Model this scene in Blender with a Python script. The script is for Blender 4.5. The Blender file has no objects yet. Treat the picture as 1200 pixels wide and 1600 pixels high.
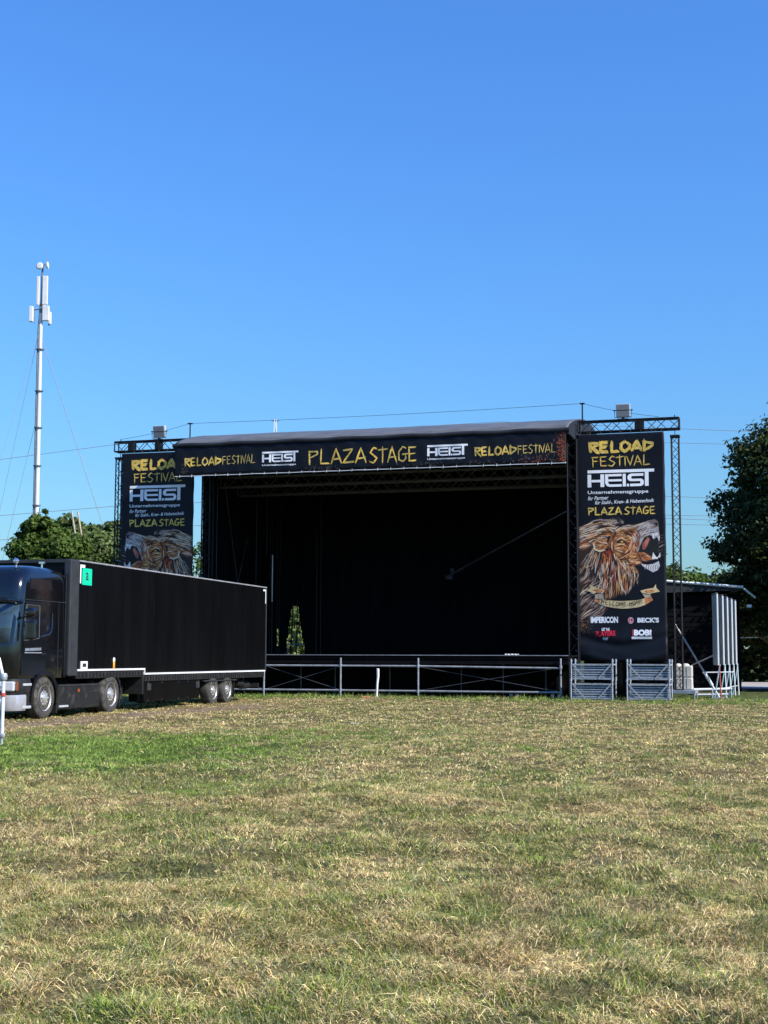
import bpy, bmesh, math, random
import numpy as np
from mathutils import Vector, Matrix
R = math.radians
PI = math.pi
rng = np.random.default_rng(7)
random.seed(11)
C = bpy.context.scene.collection

# ------------------------------------------------------------------ camera, sky, sun
sc = bpy.context.scene
cam = bpy.data.objects.new('camera', bpy.data.cameras.new('camera'))
C.objects.link(cam)
cam.data.sensor_fit = 'VERTICAL'; cam.data.sensor_height = 36.0
cam.data.lens = 49.5; cam.data.clip_end = 5000; cam.data.clip_start = 0.1
cam.rotation_mode = 'QUATERNION'
cam.location = (0, 0, 1.5)
cam.rotation_quaternion = (Matrix.Rotation(R(90 + 5.87), 3, 'X') @ Matrix.Rotation(R(0.2), 3, 'Z')).to_quaternion()
sc.camera = cam

SUN_AZ, SUN_EL = 121.0, 37.0       # azimuth clockwise from +Y
w = bpy.data.worlds.new('World'); sc.world = w; w.use_nodes = True
nt = w.node_tree; bg = nt.nodes['Background']
sky = nt.nodes.new('ShaderNodeTexSky'); sky.sky_type = 'NISHITA'; sky.sun_disc = False
sky.sun_elevation = R(SUN_EL); sky.sun_rotation = R(SUN_AZ)
sky.altitude = 30; sky.air_density = 2.0; sky.dust_density = 0.0; sky.ozone_density = 4.0
tint = nt.nodes.new('ShaderNodeMix'); tint.data_type = 'RGBA'; tint.blend_type = 'MULTIPLY'; tint.inputs[0].default_value = 1
tint.inputs[7].default_value = (0.238, 0.475, 0.945, 1)
nt.links.new(sky.outputs[0], tint.inputs[6]); nt.links.new(tint.outputs[2], bg.inputs[0]); bg.inputs[1].default_value = 0.15
sun = bpy.data.objects.new('sun', bpy.data.lights.new('sun', 'SUN')); C.objects.link(sun)
sun.data.energy = 4.8; sun.data.angle = R(0.53); sun.data.color = (1.0, 0.955, 0.88)
sd = Vector((math.sin(R(SUN_AZ)) * math.cos(R(SUN_EL)), math.cos(R(SUN_AZ)) * math.cos(R(SUN_EL)), math.sin(R(SUN_EL))))
sun.rotation_euler = sd.to_track_quat('Z', 'Y').to_euler(); sun.location = sd * 80
sc.view_settings.view_transform = 'Standard'; sc.view_settings.look = 'None'
sc.view_settings.exposure = 0.5; sc.view_settings.gamma = 1.0

# ------------------------------------------------------------------ materials
M = {}
def mat(name, col, rough=0.6, metal=0.0, var=0.15, scale=6.0, bump=0.0, bscale=30.0, spec=0.5, coat=0.0, attr=None, stretch=None, backtrans=0.0):
    m = bpy.data.materials.new(name); m.use_nodes = True
    t = m.node_tree; b = t.nodes['Principled BSDF']
    b.inputs['Roughness'].default_value = rough; b.inputs['Metallic'].default_value = metal
    b.inputs['Specular IOR Level'].default_value = spec; b.inputs['Coat Weight'].default_value = coat
    b.inputs['Coat Roughness'].default_value = 0.06
    tc = t.nodes.new('ShaderNodeTexCoord'); mp = t.nodes.new('ShaderNodeMapping')
    t.links.new(tc.outputs['Object'], mp.inputs[0])
    if stretch: mp.inputs['Scale'].default_value = stretch
    n = t.nodes.new('ShaderNodeTexNoise'); n.inputs['Scale'].default_value = scale; n.inputs['Detail'].default_value = 6
    t.links.new(mp.outputs[0], n.inputs['Vector'])
    r = t.nodes.new('ShaderNodeMapRange'); r.inputs[1].default_value = 0.3; r.inputs[2].default_value = 0.7
    r.inputs[3].default_value = 1 - var; r.inputs[4].default_value = 1 + var
    t.links.new(n.outputs[0], r.inputs[0])
    mx = t.nodes.new('ShaderNodeMix'); mx.data_type = 'RGBA'; mx.blend_type = 'MULTIPLY'; mx.inputs[0].default_value = 1
    if attr:
        a = t.nodes.new('ShaderNodeAttribute'); a.attribute_name = attr
        t.links.new(a.outputs['Color'], mx.inputs[6])
    else:
        mx.inputs[6].default_value = (*col, 1)
    t.links.new(r.outputs[0], mx.inputs[7]); t.links.new(mx.outputs[2], b.inputs['Base Color'])
    if bump:
        n2 = t.nodes.new('ShaderNodeTexNoise'); n2.inputs['Scale'].default_value = bscale; n2.inputs['Detail'].default_value = 4
        t.links.new(mp.outputs[0], n2.inputs['Vector'])
        bp = t.nodes.new('ShaderNodeBump'); bp.inputs['Strength'].default_value = bump; bp.inputs['Distance'].default_value = 0.02
        t.links.new(n2.outputs[0], bp.inputs['Height']); t.links.new(bp.outputs[0], b.inputs['Normal'])
    if backtrans:
        tr = t.nodes.new('ShaderNodeBsdfTranslucent'); ms = t.nodes.new('ShaderNodeMixShader')
        t.links.new(mx.outputs[2], tr.inputs[0]); ms.inputs[0].default_value = backtrans
        t.links.new(b.outputs[0], ms.inputs[1]); t.links.new(tr.outputs[0], ms.inputs[2])
        t.links.new(ms.outputs[0], t.nodes['Material Output'].inputs[0])
    M[name] = m
    return m
mat('banner_vinyl', (0.005, 0.006, 0.0105), 0.5, var=0.3, scale=1.2, bump=0.35, bscale=1.5, spec=0.25)
mat('stage_cloth', (0.0045, 0.0045, 0.0055), 0.9, var=0.4, scale=1.0, bump=0.4, bscale=2.0, spec=0.12, stretch=(3, 3, 0.3))
mat('roof_cloth', (0.125, 0.127, 0.128), 0.55, var=0.14, scale=0.9, bump=0.4, bscale=1.4, spec=0.4)
mat('roof_edge', (0.02, 0.021, 0.025), 0.6, var=0.3, scale=2, bump=0.3, bscale=4, spec=0.3)
mat('black_steel', (0.009, 0.009, 0.010), 0.55, var=0.4, scale=5, bump=0.1, spec=0.25)
mat('inner_steel', (0.03, 0.03, 0.033), 0.6, var=0.3, scale=4)
mat('truss_grey', (0.125, 0.135, 0.155), 0.5, 0.2, var=0.3, scale=4)
mat('grey_steel', (0.10, 0.10, 0.11), 0.5, 0.3, var=0.3, scale=4)
mat('galvanised', (0.44, 0.46, 0.49), 0.45, 0.35, var=0.22, scale=7, bump=0.06)
mat('rail_galvanised', (0.36, 0.36, 0.38), 0.5, 0.3, var=0.25, scale=4, bump=0.06)
mat('board_side_shaded', (0.46, 0.46, 0.47), 0.55, var=0.3, scale=2, stretch=(3, 3, .4))  # sides of the white boards, their shade put into this greyer colour
mat('slat_galvanised', (0.33, 0.37, 0.42), 0.5, 0.3, var=0.25, scale=6, bump=0.06)
mat('aluminium', (0.70, 0.71, 0.73), 0.4, 0.5, var=0.1, scale=4)
mat('deck_ply', (0.004, 0.004, 0.004), 0.9, var=0.3, scale=3, spec=0.04)
mat('white_print', (0.90, 0.90, 0.91), 0.55, var=0.06, scale=3, spec=0.3)
mat('yellow_print', (0.90, 0.58, 0.10), 0.55, var=0.30, scale=7, spec=0.3)
mat('pale_yellow_print', (0.74, 0.55, 0.17), 0.55, var=0.32, scale=9, spec=0.3)
mat('red_print', (0.62, 0.02, 0.045), 0.55, var=0.1, spec=0.3)
mat('pink_print', (0.60, 0.33, 0.40), 0.55, var=0.1, spec=0.3)
mat('ember_print', (0.30, 0.075, 0.03), 0.6, var=0.6, scale=16, spec=0.3)
mat('dust_print', (0.085, 0.07, 0.06), 0.7, var=0.5, scale=16, spec=0.3)
mat('ink_print', (0.02, 0.014, 0.01), 0.6, var=0.1)
mat('art_print', (1, 1, 1), 0.6, var=0.08, scale=9, attr='Col', spec=0.3)
mat('truck_paint', (0.004, 0.0042, 0.0058), 0.16, var=0.2, scale=2, bump=0.03, bscale=3, coat=0.8)
mat('trailer_skin', (0.0022, 0.0023, 0.0028), 0.42, var=0.5, scale=1.2, bump=0.35, bscale=1.2, spec=0.14, stretch=(1, 1.2, 0.25))
mat('trailer_grey', (0.040, 0.042, 0.046), 0.45, 0.2, var=0.2, scale=3)
mat('truck_plastic', (0.010, 0.010, 0.011), 0.55, var=0.3, scale=5, bump=0.1)
mat('chassis', (0.004, 0.004, 0.0045), 0.8, var=0.5, scale=6)
mat('dusty_tyre', (0.035, 0.032, 0.028), 0.95, var=0.35, scale=9, bump=0.3, bscale=40)
mat('rim_metal', (0.66, 0.64, 0.61), 0.35, 0.7, var=0.3, scale=9)
mat('chrome', (0.75, 0.75, 0.78), 0.12, 0.95, var=0.05)
mat('bumper_silver', (0.50, 0.50, 0.53), 0.35, 0.45, var=0.12, scale=4)
mat('dark_glass', (0.006, 0.008, 0.012), 0.05, var=0.05, coat=0.5)
mat('windscreen', (0.04, 0.07, 0.09), 0.05, var=0.3, scale=2, coat=1.0)
mat('lens_grey', (0.22, 0.23, 0.25), 0.2, var=0.1)
mat('lamp_glass', (0.55, 0.56, 0.58), 0.12, var=0.1, coat=1.0)
mat('marker_orange', (0.26, 0.065, 0.018), 0.35, var=0.1)
mat('orange_plastic', (0.72, 0.34, 0.05), 0.35, var=0.08)
mat('red_plastic', (0.45, 0.07, 0.04), 0.4, var=0.1)
mat('white_paint', (0.78, 0.78, 0.76), 0.5, var=0.08, scale=4)
mat('white_trim', (0.72, 0.73, 0.75), 0.5, var=0.12, scale=5)
mat('green_paper', (0.0, 0.52, 0.29), 0.6, var=0.05)
mat('cream_block', (0.62, 0.58, 0.49), 0.75, var=0.12, scale=5, bump=0.1)
mat('platform_grey', (0.24, 0.27, 0.31), 0.6, 0.1, var=0.2)
mat('column_white', (0.70, 0.70, 0.70), 0.5, var=0.10, scale=3, bump=0.1, bscale=3)
mat('teal_paint', (0.30, 0.47, 0.50), 0.5, var=0.15)
mat('shed_wood', (0.0045, 0.0045, 0.0055), 0.9, var=0.5, scale=4, bump=0.4, bscale=9, spec=0.06, stretch=(0.3, 1, 5))
mat('concrete', (0.42, 0.38, 0.33), 0.9, var=0.2, scale=0.7, bump=0.3, bscale=8)
mat('pole_wood', (0.42, 0.36, 0.26), 0.8, var=0.2, scale=4)
mat('screen_green', (0.34, 0.44, 0.34), 0.8, var=0.3, scale=3)
mat('cable_black', (0.03, 0.03, 0.035), 0.6, var=0.1)
mat('wire_grey', (0.22, 0.24, 0.27), 0.5, var=0.1)
mat('mast_white', (0.66, 0.66, 0.66), 0.45, var=0.06, scale=2)
mat('mast_grey', (0.16, 0.17, 0.19), 0.5, 0.2, var=0.2)
mat('bark', (0.07, 0.055, 0.04), 0.9, var=0.4, scale=5, bump=0.6, bscale=9)
mat('leaf', (1, 1, 1), 0.55, var=0.18, scale=1.2, attr='Col', backtrans=0.28, spec=0.16)
mat('grass_blade', (1, 1, 1), 0.7, var=0.12, scale=1.5, attr='Col', backtrans=0.2, spec=0.06)
mat('orange_litter', (0.62, 0.16, 0.08), 0.6, var=0.2)

def wear(name, col, sc, lo, hi, amt=1.0, rough=None):
    """pale scuffs and dried splashes with a shape of their own"""
    t = M[name].node_tree; b = t.nodes['Principled BSDF']; src = b.inputs['Base Color'].links[0].from_socket
    tc = t.nodes.new('ShaderNodeTexCoord'); mp = t.nodes.new('ShaderNodeMapping'); mp.inputs['Scale'].default_value = sc
    n = t.nodes.new('ShaderNodeTexNoise'); n.inputs['Scale'].default_value = 1.0; n.inputs['Detail'].default_value = 9; n.inputs['Roughness'].default_value = 0.7
    r = t.nodes.new('ShaderNodeMapRange'); r.inputs[1].default_value = lo; r.inputs[2].default_value = hi; r.inputs[4].default_value = amt
    mx = t.nodes.new('ShaderNodeMix'); mx.data_type = 'RGBA'; mx.inputs[7].default_value = (*col, 1)
    t.links.new(tc.outputs['Object'], mp.inputs[0]); t.links.new(mp.outputs[0], n.inputs['Vector']); t.links.new(n.outputs[0], r.inputs[0])
    t.links.new(r.outputs[0], mx.inputs[0]); t.links.new(src, mx.inputs[6]); t.links.new(mx.outputs[2], b.inputs['Base Color'])
wear('trailer_skin', (0.020, 0.020, 0.022), (3, 7, 0.5), .60, .80)
wear('truck_plastic', (0.07, 0.06, 0.048), (5, 5, 5), .52, .78)
wear('chassis', (0.05, 0.043, 0.034), (4, 4, 4), .52, .8)
wear('dusty_tyre', (0.13, 0.115, 0.095), (6, 6, 6), .47, .72)
wear('roof_cloth', (0.05, 0.05, 0.055), (0.8, 3, 3), .50, .75)
wear('rail_galvanised', (0.16, 0.15, 0.14), (2, 9, 9), .52, .72)
wear('galvanised', (0.20, 0.19, 0.17), (6, 6, 6), .52, .75)
wear('cream_block', (0.35, 0.32, 0.27), (4, 4, 2), .52, .72)
wear('column_white', (0.45, 0.44, 0.42), (9, 9, .8), .55, .75)
# ------------------------------------------------------------------ mesh helpers
class MB:
    def __init__(s): s.v = []; s.f = []; s.mi = []
    def add(s, vs, fs, m=0):
        o = len(s.v); s.v.extend([tuple(map(float, q)) for q in vs])
        for q in fs: s.f.append(tuple(o + i for i in q)); s.mi.append(m)
    def box(s, c, d, m=0, rot=None):
        x, y, z = d[0] / 2, d[1] / 2, d[2] / 2
        vs = [Vector((a * x, b * y, e * z)) for a in (-1, 1) for b in (-1, 1) for e in (-1, 1)]
        if rot is not None: vs = [rot @ q for q in vs]
        c = Vector(c); vs = [q + c for q in vs]
        s.add(vs, [(0, 1, 3, 2), (4, 6, 7, 5), (0, 4, 5, 1), (2, 3, 7, 6), (0, 2, 6, 4), (1, 5, 7, 3)], m)
    def bb(s, x0, x1, y0, y1, z0, z1, m=0): s.box(((x0 + x1) / 2, (y0 + y1) / 2, (z0 + z1) / 2), (x1 - x0, y1 - y0, z1 - z0), m)
    def tube(s, p0, p1, r, n=8, m=0, r1=None, caps=True):
        s.path([p0, p1], r, n, m, [r, r if r1 is None else r1], caps)
    def path(s, pts, r, n=6, m=0, rs=None, caps=True):
        pts = [Vector(p) for p in pts]; rs = rs or [r] * len(pts)
        o = len(s.v); up = None
        for i, p in enumerate(pts):
            d = (pts[min(i + 1, len(pts) - 1)] - pts[max(i - 1, 0)]).normalized()
            if up is None:
                up = Vector((0, 0, 1)) if abs(d.z) < 0.9 else Vector((1, 0, 0))
            a = d.cross(up).normalized(); b = a.cross(d).normalized(); up = b
            for k in range(n):
                t = 2 * PI * k / n
                s.v.append(tuple(p + (a * math.cos(t) + b * math.sin(t)) * rs[i]))
        for i in range(len(pts) - 1):
            for k in range(n):
                k2 = (k + 1) % n
                s.f.append((o + i * n + k, o + i * n + k2, o + (i + 1) * n + k2, o + (i + 1) * n + k)); s.mi.append(m)
        if caps:
            s.f.append(tuple(o + k for k in range(n))[::-1]); s.mi.append(m)
            s.f.append(tuple(o + (len(pts) - 1) * n + k for k in range(n))); s.mi.append(m)
    def lathe(s, prof, c, axis='x', n=28, m=0):     # prof: (radius, offset along axis)
        o = len(s.v); c = Vector(c)
        for r, h in prof:
            for k in range(n):
                t = 2 * PI * k / n; a, b = r * math.cos(t), r * math.sin(t)
                q = {'x': (h, a, b), 'y': (a, h, b), 'z': (a, b, h)}[axis]
                s.v.append(tuple(c + Vector(q)))
        for i in range(len(prof) - 1):
            for k in range(n):
                k2 = (k + 1) % n
                s.f.append((o + i * n + k, o + i * n + k2, o + (i + 1) * n + k2, o + (i + 1) * n + k)); s.mi.append(m)
        for i in (0, len(prof) - 1):
            if prof[i][0] > 1e-4: s.f.append(tuple(o + i * n + k for k in range(n))); s.mi.append(m)
    def prism(s, poly, fn, h0, h1, m=0):            # poly of (a,b); fn(a,b,h)->xyz
        n = len(poly); o = len(s.v)
        for h in (h0, h1):
            for a, b in poly: s.v.append(tuple(fn(a, b, h)))
        s.f.append(tuple(o + i for i in range(n))); s.mi.append(m)
        s.f.append(tuple(o + n + i for i in range(n))[::-1]); s.mi.append(m)
        for i in range(n):
            j = (i + 1) % n
            s.f.append((o + i, o + n + i, o + n + j, o + j)); s.mi.append(m)
    def truss(s, p0, p1, wa, wb, a_dir, rc=0.025, rb=0.011, pitch=0.4, m=0, faces=(0, 1, 2, 3)):
        p0, p1 = Vector(p0), Vector(p1); d = (p1 - p0); L = d.length; d.normalize()
        a = Vector(a_dir).normalized(); b = d.cross(a).normalized()
        cs = [a * wa / 2 * i + b * wb / 2 * j for i, j in ((-1, -1), (1, -1), (1, 1), (-1, 1))]
        for c in cs: s.tube(p0 + c, p1 + c, rc, 6, m)
        n = max(2, int(round(L / pitch)))
        for q in faces:
            c0, c1 = cs[q], cs[(q + 1) % 4]
            for i in range(n):
                t0, t1 = L * i / n, L * (i + 1) / n
                A, B = (c0, c1) if i % 2 == 0 else (c1, c0)
                s.tube(p0 + A + d * t0, p0 + B + d * t1, rb, 5, m, caps=False)
        for t in (0, L):
            for q in range(4): s.tube(p0 + cs[q] + d * t, p0 + cs[(q + 1) % 4] + d * t, rc * 0.9, 5, m, caps=False)
    def build(s, name, mats, parent=None, smooth=False, bevel=0.0, loc=None, rotz=None, fix=True):
        me = bpy.data.meshes.new(name); me.from_pydata(s.v, [], s.f)
        if not isinstance(mats, (list, tuple)): mats = [mats]
        for q in mats: me.materials.append(M[q])
        me.polygons.foreach_set('material_index', s.mi)
        if fix:
            b = bmesh.new(); b.from_mesh(me); bmesh.ops.recalc_face_normals(b, faces=b.faces); b.to_mesh(me); b.free()
        o = bpy.data.objects.new(name, me); C.objects.link(o)
        if parent: o.parent = parent
        if loc is not None: o.location = loc
        if rotz is not None: o.rotation_euler = (0, 0, rotz)
        if smooth:
            me.polygons.foreach_set('use_smooth', [True] * len(me.polygons))
            md = o.modifiers.new('e', 'EDGE_SPLIT'); md.split_angle = R(40)
        if bevel:
            md = o.modifiers.new('b', 'BEVEL'); md.width = bevel; md.segments = 2; md.limit_method = 'ANGLE'
        return o
def np_mesh(name, v, quads, tris, col, material, parent=None):
    me = bpy.data.meshes.new(name); nv = len(v); nq = 0 if quads is None else len(quads); ntr = 0 if tris is None else len(tris)
    me.vertices.add(nv); me.vertices.foreach_set('co', np.ascontiguousarray(v, np.float32).ravel())
    loops = []; starts = []; tot = []
    if nq: loops.append(quads.ravel()); starts.append(np.arange(nq) * 4); tot.append(np.full(nq, 4))
    if ntr: loops.append(tris.ravel()); starts.append(nq * 4 + np.arange(ntr) * 3); tot.append(np.full(ntr, 3))
    loops = np.concatenate(loops).astype(np.int32)
    me.loops.add(len(loops)); me.loops.foreach_set('vertex_index', loops)
    me.polygons.add(nq + ntr)
    me.polygons.foreach_set('loop_start', np.concatenate(starts).astype(np.int32))
    me.polygons.foreach_set('loop_total', np.concatenate(tot).astype(np.int32))
    me.update(calc_edges=True)
    if col is not None:
        at = me.attributes.new('Col', 'FLOAT_COLOR', 'POINT')
        c4 = np.ones((nv, 4), np.float32); c4[:, :3] = col
        at.data.foreach_set('color', c4.ravel())
    me.materials.append(M[material]); me.validate()
    o = bpy.data.objects.new(name, me); C.objects.link(o)
    if parent: o.parent = parent
    return o
def tag(o, label, cat, group=None):
    o['label'] = label; o['category'] = cat
    if group: o['group'] = group
    return o
def thing(name, label, cat, loc=(0, 0, 0), rotz=0.0, group=None):
    o = bpy.data.objects.new(name, None); C.objects.link(o); o.empty_display_size = 0.3
    o.location = loc; o.rotation_euler = (0, 0, rotz)
    return tag(o, label, cat, group)
def dup(root, loc, rotz=None, label=None):
    def cp(o, par):
        c = o.copy(); C.objects.link(c)
        if par: c.parent = par
        for ch in o.children: cp(ch, c)
        return c
    r = cp(root, None); r.location = loc
    if rotz is not None: r.rotation_euler = (0, 0, rotz)
    if label: r['label'] = label
    return r
def structure(o): o['kind'] = 'structure'; return o
YAW = R(16.45)
SX = Vector((math.cos(YAW), -math.sin(YAW), 0)); SN = Vector((math.sin(YAW), math.cos(YAW), 0)); SO = Vector((0, 54, 0))
def sw(s, d, z=0.0): return SO + SX * s + SN * d + Vector((0, 0, z))     # stage coordinates -> world

# ------------------------------------------------------------------ ground
def vnoise(x, y, seed=0):
    x = np.asarray(x, float); y = np.asarray(y, float)
    xi, yi = np.floor(x), np.floor(y); fx, fy = x - xi, y - yi
    fx = fx * fx * (3 - 2 * fx); fy = fy * fy * (3 - 2 * fy)
    def h(a, b):
        q = np.sin(a * 127.1 + b * 311.7 + seed * 74.7) * 43758.5453
        return q - np.floor(q)
    return (h(xi, yi) * (1 - fx) + h(xi + 1, yi) * fx) * (1 - fy) + (h(xi, yi + 1) * (1 - fx) + h(xi + 1, yi + 1) * fx) * fy
def fbm(x, y, seed=0, o=4):
    s = 0; a = 0.5; t = 0
    for i in range(o):
        s = s + a * vnoise(x * 2 ** i, y * 2 ** i, seed + i); t += a; a *= 0.55
    return s / t
def g_height(x, y):
    fade = np.clip((75 - y) / 20, 0, 1) * np.clip((y + 5) / 6, 0, 1)
    return ((fbm(x * 0.8, y * 0.8, 3, 3) - 0.5) * 0.10 + (fbm(x * 3.4, y * 3.4, 9, 3) - 0.5) * 0.15) * fade
def g_green(x, y):              # 0 dry straw .. 1 lush green
    e = np.exp(-(((x + 5.6) / 4.3) ** 2 + ((y - 22.5) / 4.6) ** 2) ** 1.5) * 1.15
    e2 = np.exp(-(((x + 1.2) / 2.2) ** 2 + ((y - 27) / 2.6) ** 2)) * 0.45
    st = y - (52.3 - 0.295 * x)                     # in front of the stage foot
    f = np.clip((st + 5.5) / 3.0, 0, 1) * 0.62
    n = fbm(x * 0.45, y * 0.45, 21, 4); n2 = fbm(x * 1.7, y * 1.3, 5, 3)
    n3 = fbm(x * 3.4, y * 2.6, 8, 2)
    g = 0.30 + (n - 0.5) * 0.55 + (n2 - 0.5) * 0.95 + (n3 - 0.5) * 0.9 - 0.08 * np.clip((y - 12) / 20, 0, 1)
    g = g + e * (0.95 + 0.7 * (n2 - 0.5)) + e2 + f
    return np.clip(g - 0.9 * g_dirt(x, y), 0, 1)
def g_dirt(x, y):               # wheel-worn earth beside the truck
    t = np.clip((y - 28.5) / (43 - 28.5), 0, 1); xc = -8.4 + t * 4.5
    d = np.abs(x - xc) / (0.75 + 0.35 * t)
    v = np.exp(-d ** 2) * np.clip((y - 27) / 2, 0, 1) * np.clip((46 - y) / 4, 0, 1)
    v2 = np.exp(-(((x + 1.6) / 2.6) ** 2 + ((y - 49.4) / 0.9) ** 2)) * 0.6
    return np.clip((v * 0.95 + v2) * (0.55 + 0.9 * fbm(x * 0.9, y * 0.9, 40, 3)), 0, 1)
STRAW = np.array([0.36, 0.275, 0.125]); GREEN = np.array([0.105, 0.155, 0.032]); DIRT = np.array([0.20, 0.145, 0.095])
def ax(fine0, fine1, step, lo, hi):
    a = list(np.arange(fine0, fine1 + 1e-6, step)); s = step; q = fine1
    while q < hi: s *= 1.35; q += s; a.append(q)
    s = step; q = fine0
    while q > lo: s *= 1.35; q -= s; a.insert(0, q)
    return np.array(a)
gx = ax(-18, 18, 0.1, -900, 900); gy = ax(3, 62, 0.1, -300, 2500)
X, Y = np.meshgrid(gx, gy); Z = g_height(X, Y)
nx, ny = len(gx), len(gy)
idx = np.arange(nx * ny).reshape(ny, nx)
q = np.stack([idx[:-1, :-1], idx[:-1, 1:], idx[1:, 1:], idx[1:, :-1]], -1).reshape(-1, 4)
gg = g_green(X, Y)[..., None]; dd = g_dirt(X, Y)[..., None]
gc = (STRAW * 0.38) * (1 - gg) + (GREEN * 0.5) * gg; gc = gc * (1 - dd) + DIRT * dd
ground = np_mesh('ground', np.stack([X, Y, Z], -1).reshape(-1, 3), q, None, gc.reshape(-1, 3), 'leaf')
mg = mat('soil_turf', (1, 1, 1), 0.95, var=0.55, scale=22.0, bump=0.9, bscale=26, attr='Col', spec=0.15)
ground.data.materials[0] = mg; structure(ground)

def grass(zones, name='grass'):
    V = []; Cc = []; W = []
    for (y0, y1, dens, ln, wd, seed) in zones:
        r = np.random.default_rng(seed)
        half0 = 0.30
        area = half0 * (y1 ** 2 - y0 ** 2) + 2 * 4.0 * (y1 - y0)
        n = int(area * dens)
        y = np.sqrt(r.uniform(y0 ** 2, y1 ** 2, n)); x = r.uniform(-1, 1, n) * (half0 * y + 4.0)
        # gather part of the blades into tufts
        k = r.random(n) < 0.65; m = max(1, int(n / 14)); cy = np.sqrt(r.uniform(y0 ** 2, y1 ** 2, m)); cx = r.uniform(-1, 1, m) * (half0 * cy + 4.0)
        ti = r.integers(0, m, n); sp = 0.035 + 0.0022 * y0
        x = np.where(k, cx[ti] + r.normal(0, sp, n), x); y = np.where(k, cy[ti] + r.normal(0, sp, n), y)
        g = g_green(x, y); d = g_dirt(x, y)
        # nothing grows under the wheels or the stage
        st = y - (52.55 - 0.295 * x)
        keep = (r.random(n) > d * 0.93) & (st < 0.9) & ~((st > 0) & (r.random(n) < 0.3))
        bald = fbm(x * 2.3, y * 2.3, 77, 3); keep &= ~((bald < 0.36) & (r.random(n) < 0.68) & (g < 0.6))
        x, y, g, st, bald, ti, k = x[keep], y[keep], g[keep], st[keep], bald[keep], ti[keep], k[keep]; n = len(x)
        isg = r.random(n) < (0.10 + 0.85 * g)
        patch = fbm(x * 0.9, y * 0.9, 55, 3)
        lean_d = fbm(x * 0.5, y * 0.5, 13, 2) * 4 * PI + r.normal(0, 0.95, n)
        lean_d = np.where(k, lean_d + (ti % 17 - 8) * 0.35, lean_d)
        tilt = np.where(isg, np.abs(r.normal(1.08, 0.33, n)), np.abs(r.normal(1.38, 0.16, n)))
        tilt = np.clip(tilt - 0.5 * np.clip((st + 3) / 3, 0, 1) * (r.random(n) < .7), 0.05, 1.5)
        upr = r.random(n) < 0.006; tilt[upr] *= 0.35
        L = ln * r.lognormal(0, 0.38, n) * np.where(isg, 1.0, 0.95); L[upr] *= 1.25
        L *= 1 + 0.7 * np.clip((st + 1.6) / 1.2, 0, 1)
        ww = wd * r.uniform(0.6, 1.4, n)
        dx, dy = np.cos(lean_d), np.sin(lean_d)
        face = r.uniform(0, 2 * PI, n); sx_, sy_ = np.cos(face), np.sin(face)
        z0 = g_height(x, y) - 0.004
        h1, r1 = np.cos(tilt * 0.65), np.sin(tilt * 0.65); h2, r2 = np.cos(np.minimum(tilt * 1.35, 1.62)), np.sin(np.minimum(tilt * 1.35, 1.62))
        a = np.stack([x, y, z0], -1); side = np.stack([sx_, sy_, r.normal(0, 0.25, n)], -1) * ww[:, None] * 0.5
        mpt = a + np.stack([dx * r1, dy * r1, h1], -1) * (L * 0.5)[:, None]
        tip = mpt + np.stack([dx * r2, dy * r2, h2], -1) * (L * 0.5)[:, None]
        mpt[:, 2] = np.maximum(mpt[:, 2], z0 + r.uniform(.012, .03, n)); tip[:, 2] = np.maximum(tip[:, 2], z0 + r.uniform(.004, .022, n))
        v = np.stack([a - side, a + side, mpt + side * 0.8, mpt - side * 0.8, tip], 1)
        hue = r.random(n)[:, None]
        green = np.where(hue < 0.3, np.array([0.29, 0.315, 0.065]), np.where(hue < 0.7, np.array([0.17, 0.215, 0.042]), np.array([0.22, 0.245, 0.125])))
        lush = np.clip(g - 0.75, 0, 0.25)[:, None] * 4
        green = green * (1 - lush * 0.45) + np.array([0.175, 0.30, 0.04]) * lush * 0.45 * 1.15
        straw = np.where(hue < 0.3, np.array([0.80, 0.635, 0.32]), np.where(hue < 0.75, np.array([0.61, 0.465, 0.205]), np.array([0.36, 0.235, 0.105])))
        c = np.where(isg[:, None], green * 1.08, straw * 1.10) * (0.80 + 0.42 * patch[:, None]) * (0.66 + 0.70 * fbm(x * 4.5, y * 3.6, 91, 2)[:, None]) * r.uniform(0.6, 1.4, n)[:, None]
        V.append(v.reshape(-1, 3)); Cc.append(np.repeat(c, 5, 0))
    v = np.concatenate(V); c = np.concatenate(Cc); n = len(v) // 5; b = np.arange(n) * 5
    quads = np.stack([b, b + 1, b + 2, b + 3], -1); tris = np.stack([b + 3, b + 2, b + 4], -1)
    o = np_mesh(name, v, quads, tris, c, 'grass_blade')
    o['kind'] = 'stuff'
    tag(o, 'trampled dry yellow grass with green patches covering the festival field', 'grass')
    return o
grass([(3.4, 9.5, 8500, 0.062, 0.0038, 1), (9.5, 17, 4000, 0.060, 0.0052, 2), (17, 31, 1450, 0.060, 0.0088, 3), (31, 64, 430, 0.062, 0.015, 4)])

pv = MB(); pv.add([(13.5, 64.5, 0.03), (60, 60, 0.03), (60, 87, 0.03), (13.5, 87, 0.03)], [(0, 1, 2, 3)]); structure(pv.build('road', 'concrete'))
kb = MB(); kb.box((37, 62.1, 0.06), (47.5, 0.25, 0.16), rot=Matrix.Rotation(R(-5.5), 3, 'Z')); structure(kb.build('road_edge_strip', 'chassis', bevel=0.02))  # low dark strip along the near edge of the road
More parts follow.
